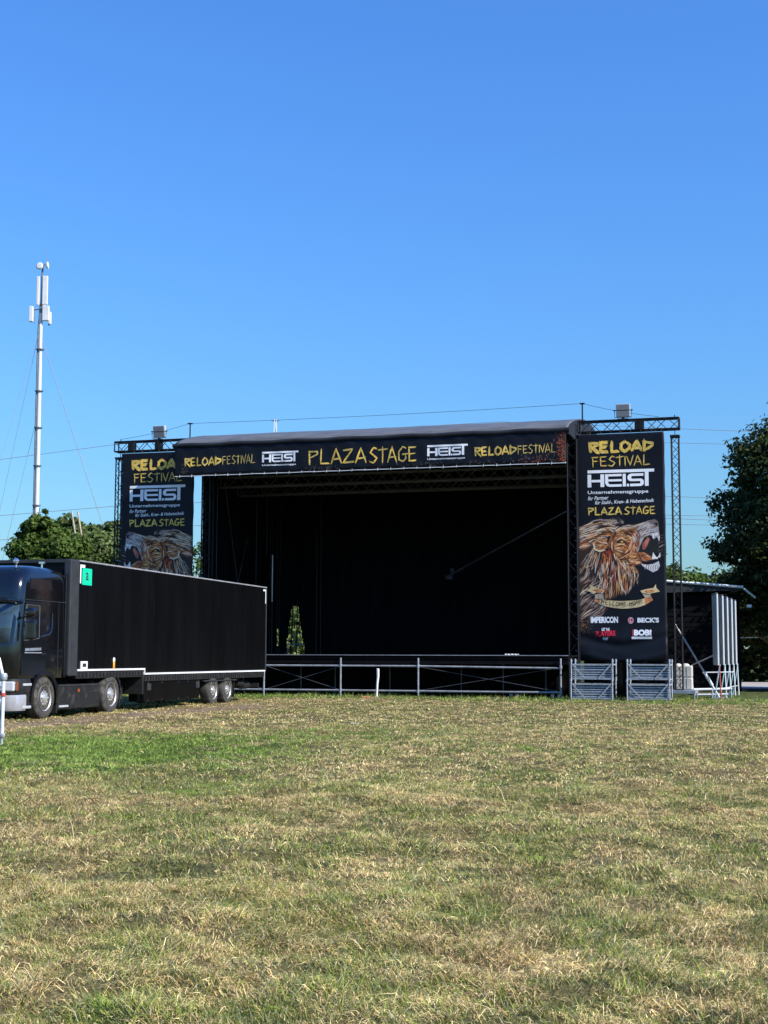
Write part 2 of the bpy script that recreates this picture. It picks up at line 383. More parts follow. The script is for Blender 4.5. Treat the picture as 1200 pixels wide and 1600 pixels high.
# ------------------------------------------------------------------ festival stage
SROT = -YAW
stage = thing('festival_stage', 'large open black festival stage with arched grey roof and dark interior', 'stage', SO, SROT)
SL, SRt, FRONT, BACK = -7.55, 7.2, -1.4, 8.0
def cloth(name, P, nu, nv, amp, freq, parent, material='stage_cloth', skip=None, seed=0, thick=0.012):
    """P(u,v)->(point, normal) ; a hanging cloth with folds, as one sheet with thickness"""
    vs = []; fs = []
    for j in range(nv + 1):
        for i in range(nu + 1):
            u, v = i / nu, j / nv
            p, nrm = P(u, v)
            d = amp * (math.sin(u * freq + seed) * 0.6 + math.sin(u * freq * 2.3 + 1.7 * seed + 1.5 * v) * 0.4)
            vs.append(Vector(p) + Vector(nrm) * d)
    for j in range(nv):
        for i in range(nu):
            if skip and skip((i + .5) / nu, (j + .5) / nv): continue
            a = j * (nu + 1) + i; fs.append((a, a + 1, a + nu + 2, a + nu + 1))
    b = MB(); b.add(vs, fs); o = b.build(name, material, parent, fix=False)
    md = o.modifiers.new('s', 'SOLIDIFY'); md.thickness = thick
    o.data.polygons.foreach_set('use_smooth', [True] * len(o.data.polygons))
    return o
# deck and what carries it
b = MB(); b.bb(SL, SRt + .1, FRONT, BACK, 1.43, 1.55); b.build('deck', 'deck_ply', stage, bevel=0.01)
b = MB(); b.bb(SL, SRt + .1, FRONT - .025, FRONT - .003, 1.552, 1.575); b.build('deck_edge', 'rail_galvanised', stage)
b = MB(); b.bb(SL, SRt + .1, FRONT + .03, FRONT + .12, 1.24, 1.427); b.build('deck_beam', 'stage_cloth', stage)
for s in (-7.3, -4.3, -1.24, 1.76, 7.03):
    b = MB(); b.tube((s, FRONT - .05, 0), (s, FRONT - .05, 1.46), 0.034, 8)
    b.tube((s, FRONT - .05, 1.10), (s, FRONT - .05, 1.22), 0.055, 8); b.tube((s, FRONT - .05, .18), (s, FRONT - .05, .30), 0.052, 8)
    b.bb(s - .08, s + .08, FRONT - .13, FRONT + .03, 0.0, 0.012)
    b.build('standard', 'rail_galvanised', stage, smooth=True)
bays = [(-7.3, -4.3), (-4.3, -1.24), (-1.24, 1.76), (1.76, 7.03)]
for i, (a, c) in enumerate(bays):
    for z in (1.16, 0.25):
        b = MB(); z1 = z - (0.05 if (i == 3 and z > 1) else 0)
        b.tube((a + .04, FRONT - .05, z), (c - .04, FRONT - .05, z1), 0.036, 8); b.build('ledger', 'rail_galvanised', stage, smooth=True)
for (a, c) in (bays[0], bays[1], bays[3]):
    for z0, z1 in ((0.28, 1.12), (1.12, 0.28)):
        b = MB(); b.tube((a + .1, FRONT + (.02 if z0 < z1 else .05), z0), (c - .1, FRONT + (.02 if z0 < z1 else .05), z1), 0.010, 6); b.build('brace', 'grey_steel', stage)
for s in (-5.8, -3.4, -2.0, 0.2, 3.0, 4.6, 6.2):
    b = MB(); b.tube((s, 0.2, 0), (s, 0.2, 1.43), 0.025, 6); b.build('inner_leg', 'grey_steel', stage)
cloth('backing_skirt', lambda u, v: ((SL + (SRt - SL) * u, 1.4, 0.0 + 1.43 * v), (0, 1, 0)), 80, 4, 0.05, 60, stage)  # added dark sheet behind the open legs, standing for the darkness under the deck
# side, back and top cloths
cloth('side_cloth', lambda u, v: ((SL, -0.1 + 8.1 * u, 1.56 + 8.15 * v), (1, 0, 0)), 60, 10, 0.05, 40, stage, seed=1)
cloth('side_cloth', lambda u, v: ((SRt + .12, 0.5 + 7.5 * u, 1.56 + 8.15 * v), (1, 0, 0)), 60, 10, 0.05, 40, stage, seed=2)
def gap(u, v):                         # the parted corner of the back cloth
    s, z = SL + (SRt - SL) * u, 1.56 + 8.2 * v
    k = np.clip((3.72 - z) / 2.15, 0, 1)
    if z < 3.72 and z > 1.56 and (-6.62 - 0.30 * k ** .7) < s < (-6.34 + 0.36 * k): return True
    return (2.0 < z < 2.75) and (-7.36 < s < -7.22)
cloth('back_cloth', lambda u, v: ((SL + (SRt - SL) * u, 7.9, 1.56 + 8.2 * v), (0, 1, 0)), 240, 120, 0.05, 85, stage, skip=gap, seed=3)
for s0_, s1_ in ((-6.56, -6.46), (-6.30, -6.26)):
    b = MB(); b.tube((s0_, 7.6, 1.56), (s1_, 7.6, 4.1), 0.028, 6); b.build('curtain_tube', 'black_steel', stage)
b = MB(); b.tube((-6.75, 7.55, 2.02), (-5.9, 7.55, 2.05), 0.03, 6); b.build('curtain_rail', 'galvanised', stage)
# arched roof
prof = [(-1.62, 9.60), (-1.6, 9.74), (-1.35, 9.88), (-0.6, 10.12), (0.3, 10.32), (1.2, 10.50), (2.4, 10.68), (3.8, 10.78), (5.4, 10.70), (7.0, 10.42), (8.2, 10.0)]
NU = 120; vs = []; fs = []
for j, (d, z) in enumerate(prof):
    for i in range(NU + 1):
        u = i / NU; s = -8.1 + 15.5 * u
        dz = -0.012 * abs(math.sin(u * PI * 10)) ** .5 * (1 if 1 < j < 10 else 0.3) + 0.014 * (vnoise(u * 12, j * .6, 4) - .5)
        vs.append((s, d, z + dz + 0.05 * (1 if j > 1 else 0)))
for j in range(len(prof) - 1):
    for i in range(NU): a = j * (NU + 1) + i; fs.append((a, a + 1, a + NU + 2, a + NU + 1))
b = MB(); b.add(vs, fs); rf = b.build('roof', 'roof_cloth', stage, fix=False, smooth=True)
md = rf.modifiers.new('s', 'SOLIDIFY'); md.thickness = 0.03; md.offset = -1
for s0, s1 in ((-8.14, -8.08), (7.38, 7.44)):      # gable ends
    poly = [(d, z + .02) for d, z in prof[1:]] + [(8.2, 9.55), (-1.6, 9.55)]
    b = MB(); b.prism(poly, lambda a, c, h: (h, a, c), s0, s1); b.build('gable', 'roof_edge', stage)
b = MB(); b.path([(-8.16 + 15.62 * i / 40, -1.64 + .012 * math.sin(i * 1.7), 9.70 + .018 * math.sin(i * 1.1)) for i in range(41)], 0.085, 10); b.build('eave_roll', 'roof_edge', stage, smooth=True)
b = MB(); b.bb(-8.0, 7.36, -1.35, 8.0, 9.50, 9.54); b.build('ceiling_cloth', 'stage_cloth', stage)
# columns
def column(name, s, d, z0, z1, wd=0.34, m='black_steel', parent=stage, rc=.03):
    b = MB(); b.truss((s, d, z0), (s, d, z1), wd, wd, (1, 0, 0), rc, 0.012, 0.42); return b.build(name, m, parent)
column('column', -7.30, -0.15, 0.0, 9.5); column('column', 7.36, -0.35, 0.0, 9.5)
column('column', -7.3, 7.45, 1.55, 9.5); column('column', 6.95, 7.45, 1.55, 9.5)
for s in (-7.30, 7.36):
    b = MB(); b.bb(s - .3, s + .3, (-.45 if s < 0 else -.65), (.15 if s < 0 else -.05), 0.0, 0.05); b.build('base_plate', 'black_steel', stage, bevel=.01)
b = MB(); b.bb(7.54, 7.57, -0.5, -0.1, 1.5, 9.55); b.build('column_cover', 'banner_vinyl', stage)
# ceiling trusses, boom, poles
for d, z in ((1.2, 8.55), (3.4, 8.45), (6.2, 8.85)):
    b = MB(); b.truss((-7.4, d, z), (7.05, d, z), 0.36, 0.40, (0, 1, 0), 0.028, 0.012, 0.45); b.build('ceiling_truss', 'truss_grey', stage)
b = MB(); b.tube((7.0, 0.3, 6.92), (1.1, 6.3, 4.98), 0.032, 8); b.tube((1.8, 5.6, 5.2), (0.95, 6.45, 4.93), 0.05, 8)
b.build('boom', 'grey_steel', stage)
b = MB(); b.box((1.05, 6.3, 4.85), (0.32, 0.2, 0.18)); b.build('boom_lamp', 'inner_steel', stage, bevel=.03); b = MB(); b.box((1.2, 6.2, 5.16), (0.16, 0.16, 0.16)); b.build('boom_clamp', 'inner_steel', stage, bevel=.02)
b = MB(); b.tube((-6.98, 6.3, 3.9), (-6.98, 6.3, 5.95), 0.032, 8); b.build('corner_pole_lit', 'aluminium', stage, smooth=True); b = MB(); b.tube((-6.98, 6.3, 1.56), (-6.98, 6.3, 3.9), 0.028, 8); b.build('corner_pole_dim', 'inner_steel', stage, smooth=True)  # one pole, its lit stretch and dimmer lower stretch set by colour
for s, d, z0, z1 in ((-7.15, 6.0, 5.9, 9.4), (-7.2, 4.9, 4.0, 9.4), (-5.4, 7.7, 1.56, 7.0), (-5.2, 7.7, 1.56, 9.4), (-7.3, 0.4, 1.56, 9.4), (-7.25, 0.7, 1.56, 9.4)):
    b = MB(); b.tube((s, d, z0), (s, d, z1), 0.022, 6); b.build('scaffold_tube', 'inner_steel', stage)
for p0, p1 in (((-7.35, 1.6, 8.8), (-7.35, 4.1, 2.2)), ((-7.33, 4.2, 6.5), (-7.33, 1.9, 2.2))):
    b = MB(); b.tube(p0, p1, 0.014, 6); b.build('wind_brace', 'grey_steel', stage)
# barrier seen through the parted cloth, standing behind the stage
t = thing('crowd_barrier', 'grey tube barrier behind the stage seen through the parted back cloth', 'barrier', sw(-7.6, 9.6), SROT)
b = MB(); b.path([(-1.2, 0, .1), (-1.2, 0, 2.55), (1.2, 0, 2.55), (1.2, 0, .1)], 0.022, 6); b.build('frame', 'galvanised', t)
for i in range(8):
    b = MB(); b.tube((-1.0 + i * .29, 0, .3), (-1.0 + i * .29, 0, 2.53), 0.012, 6); b.build('bar', 'galvanised', t)
b = MB(); b.tube((-1.2, 0, .3), (1.2, 0, .3), 0.018, 6); b.build('lower_rail', 'galvanised', t)

# ---- the two wings that carry the tall banners
def wing(s0, s1, st, label):
    t = thing('truss_wing', label, 'truss', sw(st, 0), SROT, 'truss wings beside the stage')
    b = MB(); b.truss((s0 - st, 0.05, 10.02), (s1 - st, 0.05, 10.02), 0.36, 0.40, (0, 1, 0), 0.032, 0.014, 0.42); b.build('top_truss', 'black_steel', t)
    b = MB(); b.truss((0, 0, 0.36), (0, 0, 9.52), 0.26, 0.26, (1, 0, 0), 0.026, 0.011, 0.30); b.build('tower', 'black_steel', t)
    b = MB(); b.bb(-.17, .17, -.17, .17, 9.50, 9.58); b.build('head_plate', 'black_steel', t)
    b = MB(); b.tube((0, 0, 9.58), (0, 0, 9.86), 0.014, 6); b.build('hanging_chain', 'black_steel', t)
    b = MB(); b.tube((0, 0, 10.22), (0, 0, 10.34), 0.02, 6); b.build('wire_clamp', 'black_steel', t)
    for s in ((s0 + 2.3 - st), (s1 - 1.5 - st)) if st > 0 else ((s0 + .7 - st), (s0 + 1.9 - st)):
        b = MB(); b.bb(s - .09, s + .09, -.16, .26, 9.84, 10.2); b.build('splice_plate', 'black_steel', t)
    return t
wr = wing(7.55, 11.22, 11.07, 'black lattice wing with tower right of the stage holding the right tall banner')
wl = wing(-11.48, -7.9, -11.27, 'black lattice wing with tower left of the stage holding the left tall banner')
for s0, par, st in ((7.6, wr, 11.07), (-11.0, wl, -11.27)):
    c_ = cloth('backing_skirt', lambda u, v: ((s0 - st + 3.05 * u, 0.35, 0.02 + 1.9 * v), (0, 1, 0)), 30, 3, 0.03, 25, par)
# tower foot with ballast
t = thing('ballast_platform', 'flat grey steel platform under the foot of the right truss tower', 'platform', sw(11.15, 0.35), SROT)
b = MB(); b.bb(-.5, .5, -.65, .75, 0.22, 0.35); b.build('plate', 'platform_grey', t, bevel=.01)
for x_, y_ in ((-.45, -.6), (.45, -.6), (-.45, .7), (.45, .7)):
    b = MB(); b.tube((x_, y_, 0), (x_, y_, .22), 0.03, 8); b.build('leg', 'platform_grey', t)
for k_, z_, h_, lab in ((0, 0.353, .44, 'lower cream ballast block behind the foot of the right truss tower'), (1, 0.797, .42, 'upper cream ballast block with bumps on top behind the right truss tower')):
    t = thing('ballast_block', lab, 'block', sw(11.17, 0.72, z_), SROT, 'cream ballast blocks')
    b = MB(); b.bb(-.32, .32, -.3, .3, 0.0, h_); b.build('body', 'cream_block', t, bevel=0.035)
    if k_:
        for x_ in (-.2, .08):
            b = MB(); b.lathe([(.14, 0), (.13, .04), (.08, .075), (0.001, .085)], (x_, -.05, h_ - .004), 'z', 16); b.build('lug', 'cream_block', t, smooth=True)
    for x_ in (-.1, .12):
        b = MB(); b.bb(x_ - .008, x_ + .008, -.306, -.3005, .05, h_ - .05); b.build('groove', 'trailer_grey', t)

# ---- flood lights on the wings
def flood(s, label, tilt=-8):
    t = thing('floodlight', label, 'floodlight', sw(s, 0.0, 10.235), SROT, 'floodlights on the truss wings')
    b = MB(); b.bb(-.2, .2, -.14, .14, 0, .035); b.bb(-.05, .05, -.05, .05, .03, .1); b.build('foot', 'black_steel', t, bevel=.006)
    b = MB(); b.path([(-.31, -.02, .36), (-.31, -.02, .09), (.31, -.02, .09), (.31, -.02, .36)], .014, 6); b.tube((-.36, -.02, .36), (-.27, -.02, .36), .022, 8); b.tube((.27, -.02, .36), (.36, -.02, .36), .022, 8); b.build('yoke', 'black_steel', t)
    rm = Matrix.Rotation(R(tilt), 3, 'X')
    b = MB(); b.box((0, 0.03, .36), (.52, .16, .48), rot=rm); h = b.build('housing', 'aluminium', t, bevel=.012)
    for z_ in (.245, .475):
        b = MB(); p = rm @ Vector((0, -.085, z_ - .36)) + Vector((0, .03, .36)); b.box(p, (.46, .012, .20), rot=rm); b.build('lens', 'lens_grey', h, bevel=.004)
    b = MB(); p = rm @ Vector((0, -.085, 0)) + Vector((0, .03, .36)); b.box(p, (.52, .02, .018), rot=rm); b.build('bar', 'black_steel', h)
    b = MB()
    for i in range(7): p = rm @ Vector((-.21 + .07 * i, .11, 0)) + Vector((0, .03, .36)); b.box(p, (.012, .06, .42), rot=rm)
    b.build('cooling_fins', 'aluminium', h)
    return t
flood(9.2, 'boxy floodlight standing on the truss wing above the right tall banner', 6)
flood(-9.55, 'boxy floodlight standing on the truss wing above the left tall banner', 10)

# ---- lightning rods and the wire between them
for s, d, z0, z1, lab in ((-8.28, 0.2, 10.15, 10.88, 'thin black rod standing at the left end of the stage roof'), (7.68, 0.1, 10.15, 10.92, 'thin black rod standing at the right end of the stage roof')):
    t = thing('lightning_rod', lab, 'rod', sw(s, d, z0), SROT, 'black rods on the stage roof')
    b = MB(); b.tube((0, 0, 0), (0, 0, z1 - z0), .028, 8); b.build('shaft', 'black_steel', t)
    b = MB(); b.bb(-.09, .09, -.09, .09, z1 - z0, z1 - z0 + .03); b.build('cap', 'black_steel', t)
    b = MB(); b.bb(-.07, .07, -.07, .07, -.01, .04); b.build('foot', 'black_steel', t)
def cable(name, pts, r, label, m='cable_black', cat='cable', group=None, sag=0.0):
    P = []
    for a, c in zip(pts[:-1], pts[1:]):
        a, c = Vector(a), Vector(c)
        for i in range(12):
            u = i / 12; p = a.lerp(c, u); p.z -= sag * 4 * u * (1 - u); P.append(p)
    P.append(Vector(pts[-1])); b = MB(); b.path(P, r, 5); o = b.build(name, m); return tag(o, label, cat, group)
cable('wire', [sw(-11.25, 0, 10.34), sw(-8.28, .2, 10.90), sw(7.68, .1, 10.94), sw(10.5, 0, 10.3)], .008, 'thin wire strung between the rods above the stage roof', sag=.06)

# ------------------------------------------------------------------ lettering
FONT = {
 'R': [[(.10, 0), (.06, 1)], [(-.02, .93), (.62, .86), (.66, .70), (.08, .46)], [(.20, .46), (.72, -.14)]],
 'E': [[(.10, 0), (.07, .95)], [(.02, .93), (.58, .97)], [(.06, .50), (.52, .54)], [(.05, .04), (.62, .07)]],
 'L': [[(.14, 1.1), (.10, .03)], [(.06, .04), (.64, .07)]],
 'O': [[(.36, 1.0), (.08, .72), (.06, .30), (.32, .0), (.66, .28), (.68, .68), (.36, 1.0)]],
 'A': [[(.02, -.02), (.36, 1.04)], [(.36, 1.04), (.72, .0)], [(.14, .32), (.64, .36)]],
 'D': [[(.12, 0), (.12, 1.12)], [(-.02, .94), (.74, .70), (.66, .46), (.10, .04)]],
 'F': [[(.12, -.08), (.08, .92)], [(-.02, .90), (.60, .94)], [(.08, .52), (.50, .54)]],
 'S': [[(.62, .92), (.36, 1.04), (.10, .70), (.62, .30), (.36, .0), (.02, .10)]],
 'T': [[(-.04, .88), (.68, .92)], [(.34, 1.1), (.32, -.02)]],
 'I': [[(.10, 1.0), (.12, 0)]],
 'V': [[(.02, .98), (.34, 0)], [(.34, 0), (.62, 1.08)]],
 'P': [[(.10, -.04), (.06, .98)], [(-.02, .95), (.60, .88), (.62, .70), (.08, .42)]],
 'Z': [[(.02, .90), (.64, .98)], [(.64, .98), (.02, .06)], [(.0, .05), (.74, .12)]],
 'G': [[(.66, .88), (.40, 1.04), (.08, .64), (.10, .12), (.42, .02), (.64, .22), (.64, .46)], [(.34, .46), (.84, .50)]],
 'W': [[(0, 1), (.18, 0)], [(.18, 0), (.38, .8)], [(.38, .8), (.58, 0)], [(.58, 0), (.80, 1)]],
 'C': [[(.60, .88), (.30, 1.0), (.06, .6), (.10, .15), (.36, 0), (.62, .14)]],
 'M': [[(.04, 0), (.08, 1)], [(.08, 1), (.36, .3)], [(.36, .3), (.66, 1)], [(.66, 1), (.72, 0)]],
 'H': [[(.08, 0), (.08, 1)], [(.60, 0), (.62, 1)], [(.06, .5), (.64, .54)]],
 'Y': [[(.0, 1), (.30, .5)], [(.62, 1.05), (.22, -.1)]],
}
ADV = {'I': .24, 'W': .92, 'M': .86, 'O': .80, 'D': .82, 'T': .70, 'G': .82, ' ': .42, 'V': .66, 'A': .80, 'Z': .82}
class Print:
    """flat print that follows a surface: fn(u, z) gives its front (local y)"""
    def __init__(s, fn, base=0.011): s.b = MB(); s.fn = fn; s.base = base; s.k = 0
    def poly(s, pts, m=0):
        s.k += 1; off = s.base + 0.0009 * (s.k % 14)
        s.b.add([(u, s.fn(u, z) - off, z) for u, z in pts], [tuple(range(len(pts)))], m)
    def rect(s, u0, u1, z0, z1, m=0):
        s.k += 1; off = s.base + 0.0009 * (s.k % 14); n = max(1, int((u1 - u0) / .06))
        us = [u0 + (u1 - u0) * i / n for i in range(n + 1)]
        s.b.add([(u, s.fn(u, z) - off, z) for z in (z0, z1) for u in us], [(i, i + 1, n + 2 + i, n + 1 + i) for i in range(n)], m)
    def ribbon(s, pts, wd, m=0, taper=(0.5, 0.35), off=None):
        s.k += 1; o_ = s.base + 0.0009 * (s.k % 14) if off is None else off
        P = []
        for a, c in zip(pts[:-1], pts[1:]):
            for i in range(4): t = i / 4; P.append((a[0] + (c[0] - a[0]) * t, a[1] + (c[1] - a[1]) * t))
        P.append(pts[-1]); n = len(P); vs = []
        for i, p in enumerate(P):
            q0, q1 = P[max(0, i - 1)], P[min(n - 1, i + 1)]
            dx, dz = q1[0] - q0[0], q1[1] - q0[1]; L = math.hypot(dx, dz) or 1
            t = i / (n - 1); k = min(1, taper[0] + t * 8, taper[1] + (1 - t) * 5)
            hw = wd / 2 * k * (1 + .16 * math.sin(i * 2.1 + s.k))
            for sg in (1, -1):
                u, z = p[0] - dz / L * hw * sg, p[1] + dx / L * hw * sg
                vs.append((u, s.fn(u, z) - o_, z))
        s.b.add(vs, [(2 * i, 2 * i + 1, 2 * i + 3, 2 * i + 2) for i in range(n - 1)], m)
    def brush(s, txt, u0, u1, z0, z1, wd, m=0, m2=None, seed=1, streak=True, tilt=0.0):
        r = random.Random(seed); tot = sum(ADV.get(c, .74) for c in txt) - .1; k = (u1 - u0) / tot; x = 0; h = z1 - z0
        for c in txt:
            mm = m
            for st in FONT.get(c, []):
                pts = [(u0 + (x + a) * k + r.uniform(-.012, .012) * h, z0 + tilt * (x * k) + bb * h + r.uniform(-.03, .03) * h) for a, bb in st]
                a0, a1 = pts[0], pts[-1]                      # overshoot the ends like a brush
                s.ribbon(pts, wd * r.uniform(.8, 1.08), mm)
                if streak:
                    for q in range(3):
                        ex = r.uniform(.02, .13) * h; dx = r.uniform(-.45, .45) * wd; dz = r.uniform(-.45, .45) * wd
                        e = (pts[-1][0] - pts[-2][0], pts[-1][1] - pts[-2][1]); L = math.hypot(*e) or 1
                        p2 = [(p[0] + dx, p[1] + dz) for p in pts]; p2[-1] = (p2[-1][0] + e[0] / L * ex, p2[-1][1] + e[1] / L * ex)
                        s.ribbon(p2, wd * .24, mm if m2 is None or r.random() < .4 else m2, (.1, .05))
            x += ADV.get(c, .74)
    def emblem(s, u0, u1, z0, z1, m=0):
        """bar-topped block letters H E I S T"""
        kx, kz = (u1 - u0) / 100, (z1 - z0) / 28.5
        def q(a, c, d, e): s.rect(u0 + a * kx, u0 + c * kx, z0 + d * kz, z0 + e * kz, m)
        q(0, 100, 23.6, 28.5)
        q(0, 5.6, 0, 21.2); q(19.5, 25.2, 0, 21.2); q(5.6, 19.5, 8.2, 12.2)                      # H
        def pq(pts): s.poly([(u0 + a * kx, z0 + c * kz) for a, c in pts], m)
        pq([(26.6, 21.2), (31.2, 21.2), (31.2, 6.6), (32.4, 4.6), (34.5, 3.9), (51.4, 3.9), (51.4, 0), (33, 0), (29, 1.6), (26.6, 6)])
        q(31.2, 51.4, 17.4, 21.2); q(31.2, 51.4, 8.9, 12.4)                                      # E
        q(53, 57.6, 0, 21.2); q(59, 62.4, 0, 4.2)                                                # I .
        pq([(84, 21.2), (66, 21.2), (62, 19.8), (60.2, 16.6), (60.2, 12.6), (62, 9.6), (65.6, 8.4), (78.2, 8.4), (79.4, 7.4), (79.4, 5.2), (78.2, 4.2), (64, 4.2), (64, 0), (80, 0), (83, 1.4), (84.4, 4.2), (84.4, 8.2), (83, 11), (80, 12.4), (67, 12.4), (65.8, 13.4), (65.8, 15.9), (67, 17), (84, 17)])
        q(86, 91.6, 0, 23.6)                                                                     # T
    def text(s, txt, u0, u1, z0, z1, m=0, bold=0.0, tilt=0.0, shear=0.0):
        cu = bpy.data.curves.new('t', 'FONT'); cu.body = txt; cu.size = 1; cu.offset = bold; cu.shear = shear; cu.resolution_u = 3
        o = bpy.data.objects.new('t', cu); C.objects.link(o); bpy.context.view_layer.update()
        me = bpy.data.meshes.new_from_object(o.evaluated_get(bpy.context.evaluated_depsgraph_get()))
        v = np.array([p.co[:] for p in me.vertices]); lo, hi = v.min(0), v.max(0)
        s.k += 1; off = s.base + 0.0009 * (s.k % 14)
        vs = []
        for p in v:
            u = u0 + (p[0] - lo[0]) / (hi[0] - lo[0]) * (u1 - u0); z = z0 + (p[1] - lo[1]) / (hi[1] - lo[1]) * (z1 - z0) + tilt * (u - u0)
            vs.append((u, s.fn(u, z) - off, z))
        s.b.add(vs, [tuple(f.vertices) for f in me.polygons], m)
        bpy.data.objects.remove(o); bpy.data.curves.remove(cu); bpy.data.meshes.remove(me)

# ---- the lion picture, painted stroke by stroke into a colour grid
PX = 4.0
LW, LH = int(1090 / PX), int(1480 / PX)
art = np.zeros((LH, LW, 3)); alp = np.zeros((LH, LW))
def _blend(sl, k, col):
    art[sl] = art[sl] * (1 - k[..., None]) + np.array(col) * k[..., None]; alp[sl] = np.maximum(alp[sl], k)
def l_stroke(pts, w0, col, w1=None, tip=True):
    pts = [((a - 62) / PX, (c - 30) / PX) for a, c in pts]; w0 = w0 / PX / 2
    n = len(pts); xs = [p[0] for p in pts]; ys = [p[1] for p in pts]
    x0, x1 = max(0, int(min(xs) - w0 - 2)), min(LW, int(max(xs) + w0 + 3)); y0, y1 = max(0, int(min(ys) - w0 - 2)), min(LH, int(max(ys) + w0 + 3))
    if x1 <= x0 or y1 <= y0: return
    gy_, gx_ = np.mgrid[y0:y1, x0:x1] + 0.5; best = np.zeros(gx_.shape)
    for i in range(n - 1):
        ax_, ay_ = pts[i]; dx, dy = pts[i + 1][0] - ax_, pts[i + 1][1] - ay_; L2 = dx * dx + dy * dy + 1e-6
        t = np.clip(((gx_ - ax_) * dx + (gy_ - ay_) * dy) / L2, 0, 1); d = np.hypot(gx_ - ax_ - t * dx, gy_ - ay_ - t * dy)
        g = (i + t) / (n - 1); ww = w0 * (np.minimum(1, np.minimum(.25 + g * 5, .08 + (1 - g) * 2.2)) if tip else 1)
        best = np.maximum(best, np.clip(ww - d + .5, 0, 1))
    _blend((slice(y0, y1), slice(x0, x1)), best, col)
def l_poly(pts, col):
    pts = [((a - 62) / PX, (c - 30) / PX) for a, c in pts]
    gy_, gx_ = np.mgrid[0:LH, 0:LW] + 0.5; ins = np.zeros((LH, LW), bool); n = len(pts)
    for i in range(n):
        (xa, ya), (xb, yb) = pts[i], pts[(i + 1) % n]
        if ya == yb: continue
        cnd = ((ya > gy_) != (yb > gy_)) & (gx_ < (xb - xa) * (gy_ - ya) / (yb - ya) + xa); ins ^= cnd
    _blend((slice(0, LH), slice(0, LW)), ins.astype(float), col)
lr = np.random.default_rng(5)
def l_hair(G, n, pal, wr=(6, 13), lf=(.18, .4), jit=9, bias=None):
    G = np.array(G, float); ng, npz = G.shape[:2]; cols = np.array([p[:3] for p in pal]); pr = np.array([p[3] for p in pal]); pr = pr / pr.sum()
    def at(u, t):
        a = u * (ng - 1); i = min(int(a), ng - 2); f = a - i; g = G[i] * (1 - f) + G[i + 1] * f
        q = t * (npz - 1); j = min(int(q), npz - 2); h = q - j
        p0 = g[max(j - 1, 0)]; p1 = g[j]; p2 = g[j + 1]; p3 = g[min(j + 2, npz - 1)]
        return .5 * (2 * p1 + (p2 - p0) * h + (2 * p0 - 5 * p1 + 4 * p2 - p3) * h * h + (3 * p1 - p0 - 3 * p2 + p3) * h ** 3)
    for _ in range(n):
        u = lr.random(); L = lr.uniform(*lf); t0 = lr.uniform(-.02, 1 - L * .8); t1 = min(1.0, t0 + L); t0 = max(0, t0); du = lr.normal(0, .03)
        pts = [at(np.clip(u + du * (i / 5), 0, 1), t0 + (t1 - t0) * i / 5) + 0 for i in range(6)]
        o = lr.normal(0, jit, 2); pts = [p + o for p in pts]
        c = cols[lr.choice(len(cols), p=pr)] * lr.uniform(.85, 1.12)
        l_stroke(pts, lr.uniform(*wr), c)
CR, GY, TN, OR_, BR, DK, RD = (.90, .71, .50), (.50, .385, .32), (.68, .36, .14), (.70, .21, .045), (.22, .075, .03), (.012, .008, .008), (.45, .065, .022)
P_ = lambda c, w_: (*c, w_)
l_poly([(75, 190), (190, 160), (300, 125), (450, 110), (560, 150), (520, 260), (420, 330), (270, 360), (250, 470), (75, 490)], (.10, .06, .045))
l_poly([(75, 490), (260, 440), (420, 480), (600, 520), (760, 640), (800, 760), (760, 880), (680, 1000), (600, 980), (520, 1060), (430, 1070), (300, 1060), (230, 1200), (85, 1330)], (.07, .04, .03))
TOPG = [[(560, 130), (440, 115), (300, 130), (190, 165), (76, 192)], [(540, 200), (420, 180), (300, 200), (180, 230), (75, 262)], [(500, 270), (400, 240), (290, 260), (180, 300), (75, 330)], [(480, 310), (380, 300), (280, 320), (180, 360), (75, 400)], [(300, 400), (250, 405), (200, 420), (140, 450), (76, 485)]]
l_hair(TOPG, 190, [P_(CR, 3), P_(GY, 3), P_(DK, 5), P_(BR, 3), P_(TN, 1)], (6, 13), (.22, .5))
l_hair(TOPG[1:], 70, [P_(TN, 4), P_(OR_, 2), P_(CR, 2), P_(DK, 4)], (6, 11), (.2, .4))
for i in range(46):
    x = lr.uniform(370, 640); a = lr.uniform(-.9, .5); L = lr.uniform(40, 95); l_stroke([(x, 160), (x + a * L * .4, 160 - L * .5), (x + a * L, 165 - L)], lr.uniform(3, 6), np.array(GY) * lr.uniform(.35, 1.1))
LOWG = [[(270, 440), (200, 520), (150, 600), (100, 680), (80, 740)], [(290, 480), (240, 600), (200, 700), (160, 800), (85, 880)], [(340, 500), (310, 640), (280, 760), (230, 880), (120, 1000)], [(400, 500), (390, 660), (370, 800), (340, 930), (320, 1060)], [(450, 520), (450, 660), (440, 800), (430, 930), (430, 1070)], [(500, 520), (530, 640), (530, 780), (520, 900), (500, 1040)], [(560, 540), (600, 640), (620, 740), (630, 840), (640, 1020)], [(620, 560), (680, 640), (720, 720), (730, 800), (700, 990)], [(680, 600), (760, 660), (800, 740), (810, 800), (790, 860)]]
l_hair(LOWG, 300, [P_(DK, 6), P_(BR, 4), P_(GY, 4), P_(TN, 1.5)], (7, 14), (.15, .35))
l_hair(LOWG[:4], 120, [P_(CR, 2.5), P_(GY, 4), P_(DK, 5), P_(BR, 2)], (5, 10), (.2, .4))
l_hair(LOWG[3:8], 170, [P_(OR_, 4), P_(TN, 3), P_(RD, 2.5), P_(DK, 6), P_(BR, 2), P_(CR, 1.6)], (5, 11), (.15, .34))
l_hair(LOWG[5:], 80, [P_(CR, 2.2), P_(GY, 2), P_(DK, 5), P_(TN, 3), P_(BR, 2)], (5, 10), (.18, .35))
